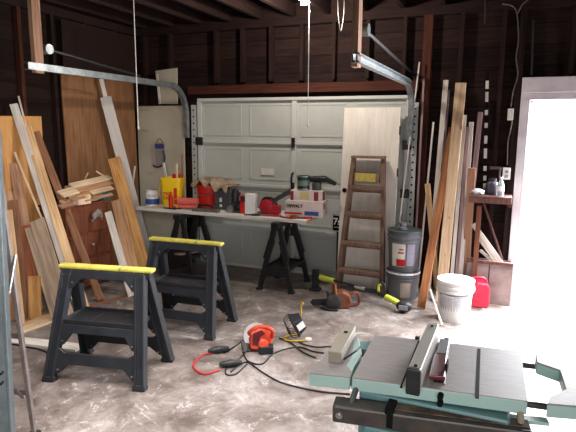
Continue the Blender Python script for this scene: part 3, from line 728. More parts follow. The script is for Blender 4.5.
# charcoal case
t = thing('tool_case', 'charcoal grey tool case right of the red bucket', 'tool case', (-3.1, 5.47, TZ), math.radians(4))
MB().box((0, 0, .12), (.21, .16, .24)).build('case_body', M['toolbox'], t, bevel=.012)
MB().box((-.02, -.083, .12), (.03, .012, .05)).box((-.02, -.083, .05), (.03, .012, .03)).build('latch', M['white_p'], t, bevel=.003)
MB().tube([(-.06, 0, .24), (-.05, 0, .27), (.05, 0, .27), (.06, 0, .24)], .008).build('carry_handle', M['black'], t, smooth=True)
# flat black/grey tools in front
t = thing('hand_plane', 'flat grey tool lying before the charcoal tool case', 'tool', (-3.2, 5.19, TZ), math.radians(5))
MB().box((0, 0, .02), (.34, .07, .035)).build('sole', M['ladderleg'], t, bevel=.008); MB().tube([(-.1, 0, .03), (-.08, 0, .07), (.08, 0, .07), (.12, 0, .03)], .012).build('tote', M['black'], t, smooth=True)
t = thing('saw_bracket', 'dark slanted metal brackets heaped right of the charcoal case', 'bracket', (-2.93, 5.55, TZ))
b = MB()
for k in range(4): b.beam((-.12+.05*k, .02*k, .03), (.0+.06*k, -.03, .2-.03*k), .03, .012)
b.box((0.02, 0, .02), (.26, .14, .04)); b.build('bracket_heap', M['darksteel'], t, bevel=.003)
# black tool (jigsaw/grinder)
t = thing('power_drill', 'upright black power tool in the middle of the bench', 'power tool', (-2.87, 5.3, TZ), math.radians(10))
MB().lathe([(.02, .1), (.04, .12), (.045, .22), (.03, .27), (.012, .28)], n=16).build('motor_housing', M['black'], t, smooth=True)
MB().beam((.0, 0, .12), (.05, 0, .02), .05, .04).build('grip', M['black'], t, bevel=.008)
MB().box((.03, 0, .018), (.16, .1, .036)).build('shoe', M['darksteel'], t, bevel=.006)
MB().cyl((-.05, -.055, .045), (-.05, -.02, .045), .04, n=18).build('wheel', M['steel'], t, smooth=True)
# red/white battery carton
t = thing('battery_charger', 'red and white upright box in the middle of the bench', 'box', (-2.7, 5.29, TZ), math.radians(8))
MB().box((-.055, 0, .105), (.06, .1, .21)).build('red_side', M['red'], t, bevel=.006)
MB().box((.035, 0, .115), (.12, .1, .23)).build('white_side', M['white_p'], t, bevel=.006)
MB().box((-.045, -.052, .17), (.05, .006, .06)).build('black_patch', M['black'], t)
# red circular saw
t = thing('bench_saw', 'crimson corded power saw lying left of the white carton', 'power saw', (-2.47, 5.3, TZ), math.radians(8))
MB().lathe([(.02, -.06), (.075, -.055), (.08, 0), (.075, .05), (.03, .06)], n=20, mx=Matrix.Translation((0, 0, .1)) @ RX90).build('motor_housing', M['crimson'], t, smooth=True)
MB().box((.08, 0, .065), (.16, .1, .1)).build('body', M['crimson'], t, bevel=.015)
MB().tube([(-.06, 0, .14), (-.02, 0, .19), (.08, 0, .18), (.12, 0, .1)], .016).build('grip', M['black'], t, smooth=True)
MB().box((.0, 0, .012), (.28, .13, .008)).build('shoe', M['steel'], t)
b = MB().tube([(.1, -.06, .012), (.2, -.09, .01), (.14, -.12, .01), (.03, -.11, .01), (-.1, -.12, .01)], .007); b.build('power_cord', M['redcord'], t, smooth=True)
# long slanted level/tool
board('long_level', 'long grey straightedge slanting up across the garage door behind the red saw', (-2.66, 5.5, TZ+.03), (-2.3, 5.62, TZ+.25), .05, .02, M['darksteel'], (0, -1, 0), 'straightedge')
# cartons
q = math.radians(6)
t = thing('tool_carton', 'white carton with bold black lettering on the right of the bench', 'carton', (-2.1, 5.4, TZ), q)
MB().box((.06, .03, .09), (.42, .24, .18)).build('carton_body', M['carton'], t, bevel=.003)
text('lettering', 'DEWALT', .046, M['ink'], t, Matrix.Translation((-.045, -.0925, .12)) @ RX90, 1.0, .001, .002)
MB().box((.15, -.091, .045), (.16, .003, .045)).build('blue_print', M['blue'], t); MB().box((-.06, -.0915, .04), (.2, .003, .02)).build('red_print', M['redink'], t)
MB().box((.271, .0, .12), (.003, .06, .06)).build('side_print', M['redink'], t)
t = thing('tool_carton', 'smaller red and cream carton on top of the lettered carton', 'carton', (-2.08, 5.42, TZ+.18), q)
MB().box((.05, .04, .055), (.36, .2, .11)).build('carton_body', M['carton'], t, bevel=.003)
for c_, d_ in (((-.11, -.0615, .05), (.035, .003, .1)), ((.165, -.0615, .05), (.05, .003, .1)), ((.231, .03, .05), (.003, .09, .1))): MB().box(c_, d_).build('red_print', mat('wine_print', '8e2a3c', .7), t)
MB().box((.03, -.0615, .055), (.1, .003, .08)).build('yellow_print', mat('pale_yellow_print', 'd6c48e', .7), t)
# paint can
t = thing('paint_can', 'dark green paint can standing on the stacked cartons', 'can', (-2.08, 5.43, TZ+.29))
MB().lathe([(.068, 0), (.07, .004), (.07, .14), (.074, .145), (.074, .158), (.06, .158), (.058, .152)], n=26).build('can_body', M['dgreen'], t, smooth=True)
MB().lathe([(.0705, .05), (.071, .11)], n=26, cap=False).build('can_label', mat('grey_green_label', '6b8076', .5), t, smooth=True)
MB().lathe([(.0745, .146), (.075, .157)], n=26, cap=False).lathe([(.0705, .005), (.071, .02)], n=26, cap=False).build('can_rim', M['steel'], t, smooth=True)
t = thing('spray_can', 'small grey can beneath the black tool on the stacked cartons', 'can', (-1.94, 5.48, TZ+.29))
MB().lathe([(.05, 0), (.052, .003), (.052, .08), (.045, .085)], n=22).build('can_body', M['ladder'], t, smooth=True)
t = thing('angle_grinder', 'black angled power tool lying across the cans on the cartons', 'power tool', (-1.94, 5.48, TZ+.375), math.radians(5))
MB().cyl((-.08, 0, .035), (.1, 0, .04), .032, .04).build('tool_body', M['black'], t, smooth=True)
MB().beam((.08, 0, .05), (.22, 0, -.01), .06, .05, (0, -1, 0), .045, .04).build('grip', M['black'], t, bevel=.012)
MB().box((.06, -.035, .06), (.1, .006, .012)).build('trim_strip', M['steel'], t)
# small hand tools along the front edge
def pliers(label, x, y, rz, m='redcord'):
    t = thing('pliers', label, 'pliers', (x, y, TZ), rz, 'hand tools along the bench front')
    for s in (-1, 1): MB().tube([(0, 0, .01), (.04, s*.018, .01), (.12, s*.022, .01)], .008).build('handle', M[m], t, smooth=True)
    MB().beam((.01, 0, .01), (-.06, 0, .01), .026, .012, (0, 0, 1), .01).build('jaw', M['darksteel'], t)
for lab, x, y, r, m in (('black handled pliers on the bench before the red saw', -2.62, 5.16, .3, 'black'), ('red handled pliers at the front before the lettered carton', -2.2, 5.18, -.2, 'redcord'),
                        ('red handled cutters beside the right front corner of the bench', -2.02, 5.22, .5, 'redcord'), ('dark pliers between the upright box and the red saw', -2.6, 5.38, 1.0, 'black'),
                        ('small dark pliers at the bench front left of the coral tool', -3.72, 5.17, .1, 'black')): pliers(lab, x, y, r, m)
t = thing('tape_roll', 'red and brown tape roll near the right front corner of the bench', 'tape', (-2.1, 5.21, TZ)); MB().lathe([(.03, 0), (.05, 0), (.05, .03), (.03, .03), (.03, 0)], n=20, cap=False).build('roll', M['redbrown'], t, smooth=True)
board('wood_offcut', 'pale stick lying over the left end of the bench', (-3.96, 5.3, TZ+.012), (-3.72, 5.56, TZ+.03), .03, .02, M['white'], (0, 0, 1), 'stick')
board('wood_offcut', 'grey strip lying over the left end of the bench nearest the front', (-3.97, 5.2, TZ+.01), (-3.7, 5.3, TZ+.012), .04, .016, M['grey'], (0, 0, 1), 'stick')
board('lath', 'white lath standing upright behind the orange pine board', P(131, 200, Y=5.4), P(135, 166, Y=5.45), .02, .012, M['white'], (0, -1, 0), 'lath')
# black sign with pale symbols
q = P(334, 225, Y=5.6); t = thing('yard_sign', 'small black sign with white figures between bench and slab', 'sign', (q.x, 5.74, q.z))
MB().box((0, 0, 0), (.13, .012, .2)).build('sign_face', M['ink'], t)
b = MB()
for s in (-1, 1): b.box((s*.06, -.008, 0), (.006, .004, .19)); b.box((0, -.008, s*.094), (.12, .004, .006))
b.build('white_border', M['white_p'], t)
text('lettering', '7s', .11, M['white_p'], t, Matrix.Translation((-.005, -.008, .015)) @ RX90, 1, .001, .002)
MB().box((0, -.008, -.05), (.08, .004, .006)).build('white_underline', M['white_p'], t)
MB().box((0, .008, -q.z/2), (.02, .01, q.z)).build('stake', M['darksteel'], t)
# ================================================================== SLAB DOOR + WOODEN STEPLADDER
bl, br = P(333, 282, Z=0), P(391, 284, Z=0)
bl.y = min(bl.y, 5.55); br.y = bl.y
bl = P(333, 276, Y=5.55); br = P(390, 276, Y=5.55); bl.z = br.z = 0
t = thing('slab_door', 'scuffed cream slab door leaning upright against the garage door', 'door slab', (0, 0, 0))
TY = 5.71
tl_, tr_ = P(346, 108, Y=TY), P(400, 109, Y=TY)
zt = (tl_.z+tr_.z)/2; wd = ((tr_-tl_).length+(br-bl).length)/2
cx = (tl_.x+tr_.x)/2
ang = math.atan2(TY-5.57, zt); t.location = (cx, 5.57, 0.008); t.rotation_euler = (-ang, 0, 0)
MB().bx(-wd/2, wd/2, -.018, .018, 0, zt/math.cos(ang)).build('door_leaf', M['slab'], t, bevel=.003)
MB().cyl((-wd/2+.045, -.024, 1.08), (-wd/2+.045, -.016, 1.08), .026, n=20).build('knob_hole', M['ink'], t)
b = MB()
for z in (1.3, 1.75): b.box((wd/2, -.01, z), (.012, .02, .09))
b.build('hinge', M['darksteel'], t)
# wooden stepladder, folded and leaning on the slab
LB = 5.40; LT = 5.56
pl0, pr0 = P(337, 281, Y=LB), P(382.5, 283, Y=LB); pl1, pr1 = P(354, 158, Y=LT), P(383.5, 158, Y=LT)
pl0.z = pr0.z = 0.0; zt2 = (pl1.z+pr1.z)/2
xc = (pl0.x+pr0.x)/2
t = thing('wooden_stepladder', 'old brown wooden stepladder folded and leaning on the slab door', 'stepladder', (xc, LB, 0))
def L(p): return V(p)-V((xc, LB, 0))
for a, c in ((pl0, pl1), (pr0, pr1)):
    c = V((c.x, c.y, zt2)); MB().beam(L(a), L(c), .045, .06, (0, -1, 0)).build('rail', M['ladderw'], t, bevel=.003)
    a2 = V((a.x+(.03 if a is pl0 else -.03), a.y+.06, 0)); c2 = V((c.x, c.y+.05, zt2-.06))
    MB().beam(L(a2), L(c2), .022, .035, (0, -1, 0)).build('rear_leg', M['ladderw'], t)
def lev(v):
    q = P(360, v, Y=(LB+LT)/2); f = q.z/zt2; q = P(360, v, Y=LB+(LT-LB)*f); return q.z/zt2
for v in (271, 243, 213.5, 187):
    f = lev(v); a = pl0.lerp(V((pl1.x, pl1.y, zt2)), f); c = pr0.lerp(V((pr1.x, pr1.y, zt2)), f)
    mid = (a+c)/2
    MB().box(L(mid)+V((0, -.02, 0)), ((c-a).length, .11, .035)).build('step', M['ladderw'], t, bevel=.003)
    MB().box(L(mid)+V((0, .02, -.045)), ((c-a).length-.02, .015, .03)).build('step_brace', M['ladderw'], t)
MB().box(L((V((pl1.x, pl1.y, zt2))+V((pr1.x, pr1.y, zt2)))/2)+V((0, -.0, .01)), (.36, .13, .024)).build('top_cap', M['ladderw'], t, bevel=.004)
f = lev(177); a = pl0.lerp(V((pl1.x, pl1.y, zt2)), f); c = pr0.lerp(V((pr1.x, pr1.y, zt2)), f)
y_ = MB().box(L((a+c)/2)+V((-.01, -.035, 0)), (.22, .006, .09)).build('warning_label', mat('old_label', 'c9b45a', .7, noise=.15, scale=25), t); y_['label'] = 'worn yellow warning label'
MB().box(L((a+c)/2)+V((0, -.02, 0)), (.28, .02, .1)).build('upper_brace', M['ladderw'], t)
# ================================================================== BUCKETS, TRIMMER, CHAINSAW
def pail5(name, label, loc, m, r=.15, h=.37, cat='bucket', lid=None):
    t = thing(name, label, cat, loc)
    MB().lathe([(r*.86, 0), (r*.88, .006), (r*.97, h*.72), (r*1.03, h*.72), (r*1.03, h*.76), (r*.98, h*.76), (r*.99, h*.83), (r*1.05, h*.83), (r*1.05, h*.87), (r, h*.87), (r*1.01, h*.95)], n=36).build('bucket_body', m, t, smooth=True)
    MB().lathe([(r*1.04, h*.93), (r*1.06, h*.95), (r*1.06, h*.99), (r*.98, h), (r*.9, h*.985)], n=36).build('lid', lid or m, t, smooth=True)
    return t
def wrap(parent, name, r0, r1, z0, z1, a0, a1, m, off=.002):
    b = MB(); n = 14; vs = []
    for k in range(n+1):
        a = math.radians(a0+(a1-a0)*k/n)
        for r, z in ((r0, z0), (r1, z1)): vs.append(((r+off)*math.cos(a), (r+off)*math.sin(a), z))
    b._add(vs, [(2*k, 2*k+2, 2*k+3, 2*k+1) for k in range(n)]); return b.build(name, m, parent, smooth=True)
gx, gy = -.935, 5.42
bh = .31
lb = pail5('grey_bucket', 'charcoal bucket with pale tan label, the lower of the stacked pair', (gx, gy, 0), M['bucket'], .165, bh)
wrap(lb, 'paper_label', .147, .157, .04, .2, 272, 312, mat('tan_label', 'a09188', .7, noise=.1))
ub = pail5('grey_bucket', 'charcoal bucket with white and red label, upper of the stacked pair', (gx, gy, bh), M['bucket'], .168, .43, lid=M['ladder'])
wrap(ub, 'paper_label', .15, .161, .06, .3, 232, 285, M['paper']); wrap(ub, 'red_label_swoosh', .1505, .155, .065, .14, 252, 285, M['redink'], .0035)
wrap(ub, 'red_label_text', .1565, .1575, .2, .215, 258, 280, M['redink'], .0035); wrap(ub, 'red_label_text', .158, .159, .235, .25, 262, 278, M['redink'], .0035); wrap(ub, 'pale_label', .15, .161, .07, .3, 292, 322, mat('mauve_label', '9a94a6', .7, noise=.1, scale=40))
wrap(lb, 'lid_band', .175, .175, .285, .303, 0, 360, M['white_p'], .004)
t = thing('cone_fitting', 'grey metal fitting standing on the upper charcoal bucket', 'fitting', (gx-.02, gy-.02, bh+.43)); MB().lathe([(.05, 0), (.05, .02), (.035, .03), (.035, .05), (.045, .055), (.045, .07), (.02, .08)], n=18).build('fitting_body', M['galv'], t, smooth=True)
# white pail
px_, py_ = -.365, 4.97
wp = pail5('white_pail', 'large white plastic pail with grey printed label on the sunny floor', (px_, py_, 0), M['white_p'], .16, .395, 'pail')
wrap(wp, 'printed_label', .1395, .1535, .045, .265, 215, 268, M['greyp']); wrap(wp, 'printed_label', .1395, .1535, .045, .265, 270, 325, M['greyp'])
wrap(wp, 'label_rule', .154, .154, .265, .275, 215, 325, M['greyink'], .003)
MB().tube([(-.172, 0, .33), (-.17, -.05, .3), (-.12, -.135, .27), (0, -.178, .255), (.12, -.135, .27), (.17, -.05, .3), (.172, 0, .33)], .003).build('wire_handle', M['greyink'], wp, smooth=True)
q0 = P(442, 325, Z=.01)
board('stick', 'thin white stick leaning on the left side of the white pail', q0, P(430, 289, Y=q0.y+.08), .016, .012, M['white_p'], (0, -1, 0), 'stick')
# gas can
q = P(478, 304, Z=0)
t = thing('gas_can', 'red plastic gas can standing behind the white pail', 'gas can', (-.2, 5.47, 0), math.radians(8))
b = MB(); mxp = Matrix(((1, 0, 0, 0), (0, 0, 1, 0), (0, 1, 0, 0), (0, 0, 0, 1)))
b.prism([(-.12, .0), (.11, 0), (.125, .03), (.125, .2), (.1, .25), (.0, .255), (-.02, .235), (-.07, .235), (-.125, .19), (-.125, .02)], -.085, .085, mxp)
b.build('can_body', M['pinkred'], t, bevel=.02, seg=3)
MB().tube([(-.05, 0, .23), (-.045, 0, .28), (.06, 0, .29), (.1, 0, .245)], .015).build('carry_handle', M['pinkred'], t, smooth=True)
MB().lathe([(.028, .23), (.028, .26), (.018, .265), (.014, .3)], c=(-.09, 0, 0), n=14).build('cap', M['black'], t, smooth=True)
MB().box((0.0, -.087, .14), (.1, .004, .05)).box((.0, -.087, .08), (.07, .004, .02)).build('embossing', mat('dark_gas_red', 'a81e3a', .5), t)
# string trimmer
A, B = P(316, 286, Y=5.25), P(404, 305, Y=4.95)
A = V((-1.86, 5.26, .06)); B = V((-.86, 4.99, .06))
t = thing('string_trimmer', 'lime green and black string trimmer propped along the floor by the ladder', 'string trimmer', (A.x, A.y, 0))
def TP(u, v, y): return P(u, v, Y=y)-V((A.x, A.y, 0))
MB().tube([TP(334, 280.5, 5.21), TP(352, 285, 5.16), TP(370, 290.5, 5.1), TP(392, 298, 5.02)], .014).build('shaft', M['black'], t, smooth=True)
MB().tube([TP(320, 277.5, 5.26), TP(334, 281, 5.21)], .03, 10).build('upper_housing', M['lime'], t, smooth=True)
MB().tube([TP(355, 286.5, 5.15), TP(365, 289, 5.12)], .018).build('coupler', M['silver'], t, smooth=True)
b = MB(); h = TP(315.5, 283, 5.27); h.z = .0
b.bx(h.x-.035, h.x+.035, h.y-.03, h.y+.03, 0.02, .24); b.bx(h.x-.06, h.x+.06, h.y-.05, h.y+.05, 0, .03); b.build('battery_head', M['black'], t, bevel=.01)
MB().tube([TP(377, 293, 5.06), TP(377.5, 286, 5.06), TP(381, 283.5, 5.06), TP(384.5, 285, 5.05), TP(384, 296, 5.04), TP(378, 294, 5.06)], .012).build('loop_handle', M['black'], t, smooth=True)
MB().tube([TP(378.5, 291, 5.055), TP(378.5, 286, 5.055), TP(381, 284.5, 5.055)], .016).build('loop_grip', M['lime'], t, smooth=True)
MB().tube([TP(386, 297, 5.04), TP(394, 301, 5.0), TP(399, 304, 4.98)], .032, 10).build('motor_housing', M['lime'], t, smooth=True)
b = MB(); e = TP(404, 306.5, 4.95); b.ball((e.x, e.y, .062), .08, (1, .7, .72)); b.build('cutter_guard', M['black'], t, smooth=True)
MB().box((e.x-.0, e.y-.056, .064), (.085, .008, .05), (.1, 0, 0)).build('guard_vent', M['greyink'], t, bevel=.004)
# chainsaw
q = P(331, 308, Z=0)
t = thing('chainsaw', 'dirty orange chainsaw with black bar lying on the floor', 'chainsaw', (q.x, q.y+.04, 0), math.radians(25))
b = MB(); mx = Matrix.Translation((0, 0, 0)) @ mxp
b.prism([(-.02, .0), (.17, 0), (.19, .06), (.17, .14), (.1, .175), (.02, .16), (-.03, .08)], -.07, .07, mx); b.build('engine_cover', M['chain'], t, bevel=.02, seg=3)
MB().lathe([(.02, 0), (.075, .005), (.08, .03), (.06, .04)], n=20, mx=Matrix.Translation((-.0, -.07, .085)) @ RX90).build('starter_cover', M['darksteel'], t, smooth=True)
MB().tube([(.02, -.075, .06), (.02, -.08, .19), (.02, 0, .23), (.02, .08, .19), (.02, .075, .05)], .012).build('front_handle', M['redbrown'], t, smooth=True)
MB().tube([(.17, 0, .13), (.24, 0, .15), (.27, 0, .09), (.26, 0, .03), (.17, 0, .02)], .015).build('rear_handle', M['chain'], t, smooth=True)
b = MB(); b.prism([(-.2, .02), (-.03, .015), (-.03, .085), (-.2, .08), (-.225, .05)], -.008, .008, mx); b.build('guide_bar', M['black'], t)
MB().box((-.045, -.02, .1), (.02, .1, .11)).build('hand_guard', M['black'], t, bevel=.006)
MB().tube([(-.12, -.06, .012), (-.05, -.12, .012), (.04, -.13, .012)], .012).build('strap', M['black'], t, smooth=True)
# ================================================================== LUMBER LEANING AT THE RIGHT
FB = (0, -1, 0)
def leanb(name, label, top, bot, YT, w, t, m, face=FB, cat='board', cut=0, yb=None):
    p0 = P(*bot, Z=0); p1 = P(*top, Y=YT)
    if yb: 
        p0 = P(*bot, Y=yb); p0.z = 0
    return board(name, label, p0+V((0, 0, t*.3)), p1, w, t, M[m], face, cat, None, cut)
leanb('leaning_board', 'tall light pine board with nail holes, widest of the boards behind the pail', (461, 83), (440.5, 303), 5.69, .105, .03, 'glare_pine')
leanb('leaning_board', 'orange brown board with its foot standing left of the pale pine board', (453, 128), (421, 309), 5.78, .08, .03, 'rbrown')
leanb('leaning_board', 'tall whitish grey board left of the light pine board', (446, 80), (428, 292), 5.72, .05, .022, 'white')
leanb('lath', 'thin white lath leaning left of the whitish grey board', (433.5, 122), (417, 292), 5.7, .018, .01, 'white', cat='lath')
leanb('leaning_board', 'short yellowish stud leaning the other way beside the thin lath', (427.5, 184), (437, 290), 5.55, .055, .03, 'pine')
leanb('leaning_board', 'slim grey board with a small top bracket behind the light pine board', (448.5, 90), (434, 288), 5.76, .025, .02, 'mauve')
leanb('leaning_strip', 'thin white strip just right of the light pine board', (465, 115), (450, 298), 5.67, .036, .015, 'white', cat='strip')
leanb('leaning_strip', 'lavender white strip second to the right of the light pine board', (468, 127), (455, 298), 5.65, .035, .015, 'mauve', cat='strip')
leanb('leaning_board', 'pale grey board third to the right of the light pine board', (471.5, 122), (459, 298), 5.7, .045, .02, 'white')
leanb('leaning_board', 'dusky mauve board slanting behind the pink tan board', (480.5, 112), (462, 296), 5.74, .05, .02, 'mauve')
leanb('leaning_board', 'reddish brown slat between the mauve board and the measuring rod', (479, 113), (467, 297), 5.76, .025, .012, 'shelf')
leanb('leaning_board', 'short pink tan board in front of the shelf', (472, 168), (464, 296), 5.58, .075, .025, 'pink')
# black & white rod
t = thing('measuring_rod', 'tall narrow black and white marked rod standing against the back wall', 'rod', (0, 0, 0))
p1 = P(487.5, 71, Y=YB-.02); p0 = P(484.5, 190, Y=YB-.02)
t.location = (p0.x, p0.y, p0.z); d = p1-p0; Lr = d.length
MB().beam((0, 0, 0), d, .035, .012).build('rod', M['ink'], t)
b = MB(); k = 0; z = .02; rr = random.Random(2)
while z < Lr-.05:
    h = rr.choice((.05, .08, .1)); a = d*(z/Lr); c = d*(min(z+h, Lr)/Lr); b.beam(a+V((0, -.008, 0)), c+V((0, -.008, 0)), .03, .004); z += h+rr.choice((.03, .05, .08))
b.build('white_marks', M['paper'], t)
# long upright white strip near the right track
leanb('lath', 'thin white lath standing up beside the right overhead track', (419.5, 62), (391, 291), 5.76, .014, .01, 'white', cat='lath')
leanb('lath', 'grey strip standing against the reddish stud by the track', (424, 78), (413, 291), 5.78, .02, .012, 'mauve', cat='lath')
# shelf with things
SZ = P(500, 196, Y=5.62).z
t = thing('wall_shelf', 'reddish wooden bracket shelf on the back wall beside the doorway', 'shelf', (-.13, YB, SZ))
MB().bx(-.2, .2, -.3, 0, -.025, 0).build('shelf_board', M['shelf'], t, bevel=.004)
MB().bx(-.2, .2, -.3, -.265, -.07, -.025).build('front_rail', M['shelf'], t, bevel=.004)
b = MB().bx(.165, .2, -.265, 0, -.1, -.025); b.build('side_rail', M['shelf'], t)
MB().bx(-.12, -.075, -.28, -.24, -SZ, -.1).build('post', M['dresser'], t)
def onshelf(u, dy=-.15): q = P(u, 190, Y=YB+dy); return (q.x, YB+dy, SZ)
t = thing('water_bottle', 'clear plastic water bottle with white label on the shelf', 'bottle', onshelf(500.5, -.2))
MB().lathe([(.03, 0), (.033, .01), (.033, .11), (.028, .13), (.013, .16), (.013, .175)], n=20).build('bottle_body', M['glass'], t, smooth=True)
MB().lathe([(.0335, .05), (.0335, .1)], n=20, cap=False).build('paper_label', M['white_p'], t, smooth=True); MB().lathe([(.015, .172), (.015, .19)], n=14).build('cap', M['white_p'], t, smooth=True)
t = thing('jar', 'dark round jar behind the water bottle on the shelf', 'jar', onshelf(492, -.1))
MB().lathe([(.06, 0), (.065, .01), (.065, .1), (.05, .13), (.03, .14)], n=20).build('jar_body', mat('smoky_plastic', '4a4552', .3), t, smooth=True); MB().lathe([(.04, .14), (.04, .165)], n=20).build('lid', M['darksteel'], t, smooth=True)
t = thing('plastic_bag', 'crumpled white plastic bag at the left end of the shelf', 'bag', onshelf(477.5, -.2))
b = MB().ball((0, 0, .03), .05, (1.4, 1, .6)); 
for v in b.bm.verts: v.co += V((random.uniform(-.008, .008), random.uniform(-.008, .008), random.uniform(-.006, .008)))
b.build('bag_body', M['bag'], t)
t = thing('tool_bracket', 'dark hanging bracket on the wall above the shelf jar', 'bracket', P(496, 168, Y=YB-.02)); MB().box((0, 0, 0), (.12, .03, .03)).box((.04, -.02, -.05), (.02, .03, .1)).build('bracket_body', mat('dusty_metal', '6b5d5a', .6), t, bevel=.004)
# scrap bin below with offcuts
bx0, bx1 = -.31, .13
t = thing('scrap_bin', 'low grey brown plywood bin on the floor below the shelf', 'bin', ((bx0+bx1)/2, 5.69, 0))
w = (bx1-bx0)/2
b = MB().bx(-w, w, -.12, -.1, 0, .42).bx(-w, w, .1, .12, 0, .42).bx(-w, -w+.02, -.1, .1, 0, .42).bx(w-.02, w, -.1, .1, 0, .42).bx(-w, w, -.1, .1, 0, .02)
b.build('bin_panel', M['bin'], t, bevel=.003)
MB().bx(-w, w, -.135, -.098, .42, .45).build('top_rail', M['shelf'], t); MB().bx(-.005, .005, -.124, -.12, 0, .42).build('panel_seam', M['darksteel'], t)
for lab, a, c, wd_, m in (('broad white offcut slanting up out of the scrap bin', (503, 259), (473, 224), .05, 'white'), ('slender white offcut below the broad one in the scrap bin', (499, 260), (478, 237), .03, 'white'),
                     ('lowest white offcut lying at the rim of the scrap bin', (500, 262), (480, 250), .03, 'white'), ('long brown lath slanting out of the scrap bin', (505, 262), (484, 204), .02, 'shelf')):
    pa = P(*a, Y=5.66); board('wood_offcut', lab, pa+V((0, 0, -.06)), P(*c, Y=5.7), wd_, .014, M[m], FB, 'wood scrap')
# litter near the threshold
for lab, u, v in (('dark wood chip on the bright floor by the gas can', 494, 300), ('small wood chip on the bright floor by the doorway', 500, 303), ('flat dark scrap on the floor before the scrap bin', 489, 299)):
    q = P(u, v, Z=0); o = MB().prism([(-.05, -.02), (.03, -.025), (.055, .0), (.02, .025), (-.04, .02)], 0, .012).build('wood_chip', M['brown']); o.location = q; tag(o, lab, 'wood chip')
# ================================================================== FLOOR TOOLS: circular saw, work light, cords
q = P(258, 350, Z=0)
t = thing('circular_saw', 'orange red circular saw with white blade guard lying on the floor', 'circular saw', (q.x, q.y+.02, 0), math.radians(28))
mt = Matrix.Translation((0, .02, .085)) @ Matrix.Rotation(math.radians(62), 4, 'X')
MB().lathe([(.015, -.02), (.105, -.018), (.11, 0), (.105, .022), (.02, .024)], n=34, mx=mt @ Matrix.Translation((-.02, .02, -.035))).build('blade_guard', M['silver'], t, smooth=True)
b = MB(); b.prism([(-.07, -.09), (.04, -.1), (.1, -.06), (.115, .03), (.06, .085), (-.03, .06), (-.085, .0)], -.01, .055, mt); b.build('motor_housing', M['orangered'], t, bevel=.014, seg=3)
MB().tube([mt @ V(p) for p in ((-.075, .03, .04), (-.075, .04, .13), (.0, .075, .15), (.095, .05, .14), (.105, .0, .05))], .016, 10).build('grip', M['orangered'], t, smooth=True)
b = MB(); b.lathe([(.04, .055), (.04, .1), (.03, .105)], c=(.03, -.055, 0), n=20, mx=mt); b.build('motor_cap', M['orangered'], t, smooth=True)
b = MB(); b.prism([(-.055, -.06), (.0, -.065), (.005, .0), (.05, .03), (.02, .055), (-.05, .03)], .054, .058, mt); b.build('grip_gap_shade', M['darkred'], t)  # flat dark inset painting the shaded gap between grip and housing
MB().box((.05, -.075, .035), (.12, .08, .065)).build('battery', M['black'], t, bevel=.012)
MB().box((-.1, -.0, .03), (.08, .12, .02), (.5, 0, .2)).build('shoe', M['darksteel'], t, bevel=.004)
# work light
q = P(296, 340, Z=0)
t = thing('work_light', 'black halogen work light with wire guard on a yellow tube stand', 'work light', (q.x, q.y+.06, 0), math.radians(30))
mh = Matrix.Translation((0, 0, .135)) @ Matrix.Rotation(math.radians(-28), 4, 'Y') @ Matrix.Rotation(math.radians(10), 4, 'X')
b = MB()
def lbox(x0, x1, wy0, wz0, wy1, wz1):
    b._add([mh @ V(p) for p in ((x0, -wy0, -wz0), (x0, wy0, -wz0), (x0, wy0, wz0), (x0, -wy0, wz0), (x1, -wy1, -wz1), (x1, wy1, -wz1), (x1, wy1, wz1), (x1, -wy1, wz1))],
           [(0, 1, 2, 3), (7, 6, 5, 4), (0, 4, 5, 1), (1, 5, 6, 2), (2, 6, 7, 3), (3, 7, 4, 0)])
lbox(-.055, -.035, .085, .075, .085, .075); lbox(-.035, .04, .08, .07, .055, .05)
b.build('lamp_housing', M['black'], t, bevel=.006)
b = MB(); b.box((0, 0, 0), (.006, .07, .06)); o = b.build('white_sticker', M['white_p'], t); o.matrix_local = mh @ Matrix.Translation((.005, -.072, .005)) @ Matrix.Rotation(math.radians(-72), 4, 'Z')
b = MB()
for k in range(6):
    y = -.075+.03*k; b.tube([mh @ V(p) for p in ((-.05, y, -.075), (-.1, y, -.055), (-.115, y, 0), (-.1, y, .055), (-.05, y, .075))], .003, 6)
for z in (-.05, 0, .05): b.tube([mh @ V((-.105 if z else -.115, y, z)) for y in (-.08, 0, .08)], .003, 6)
b.build('wire_guard', M['darksteel'], t, smooth=True)
MB().tube([(.1, -.08, .012), (.02, -.1, .012), (-.11, -.08, .012), (-.12, .0, .012), (-.02, .06, .012), (.02, .09, .04), (.03, .1, .17), (.035, .09, .27), (.05, .07, .275)], .008).build('tube_stand', M['brass'], t, smooth=True)
MB().tube([(.0, -.02, .02), (.0, -.03, .06), (.0, 0, .1)], .012).build('swivel', M['darksteel'], t, smooth=True)
MB().box((.07, -.085, .014), (.05, .03, .024)).build('stand_foot', M['white_p'], t, bevel=.005)
# cords
def cord(label, pts, r, m, name='extension_lead', z=None):
    w = [P(u, v, Z=z if z else r) for u, v in pts]; o0 = w[0].copy(); o0.z = 0
    o = MB().tube([p-o0 for p in w], r, 8, 5).build(name, m, smooth=True); o.location = o0; return tag(o, label, 'cord')
cord('black cord from the work light running right towards the table saw', [(297, 341), (306, 345), (318, 347), (330, 346.5), (345, 348)], .006, M['cord'])
cord('black cord curving below the work light towards the saw table', [(279, 338), (291, 343), (303, 352), (316, 358)], .006, M['cord'])
cord('black cord looping from the circular saw round to the work light', [(243, 352), (248, 361), (262, 364), (273, 354), (286, 349), (300, 347), (312, 351), (324, 353)], .006, M['cord'])
cord('long black cord sweeping across the floor under the table saw', [(231, 372), (246, 362), (262, 372), (280, 382), (302, 388), (325, 392), (350, 394)], .006, M['cord'])
cord('red cord loop lying left of the circular saw', [(213, 353), (203, 355), (195, 362), (194, 368), (204, 374), (220, 370)], .008, M['redcord'])
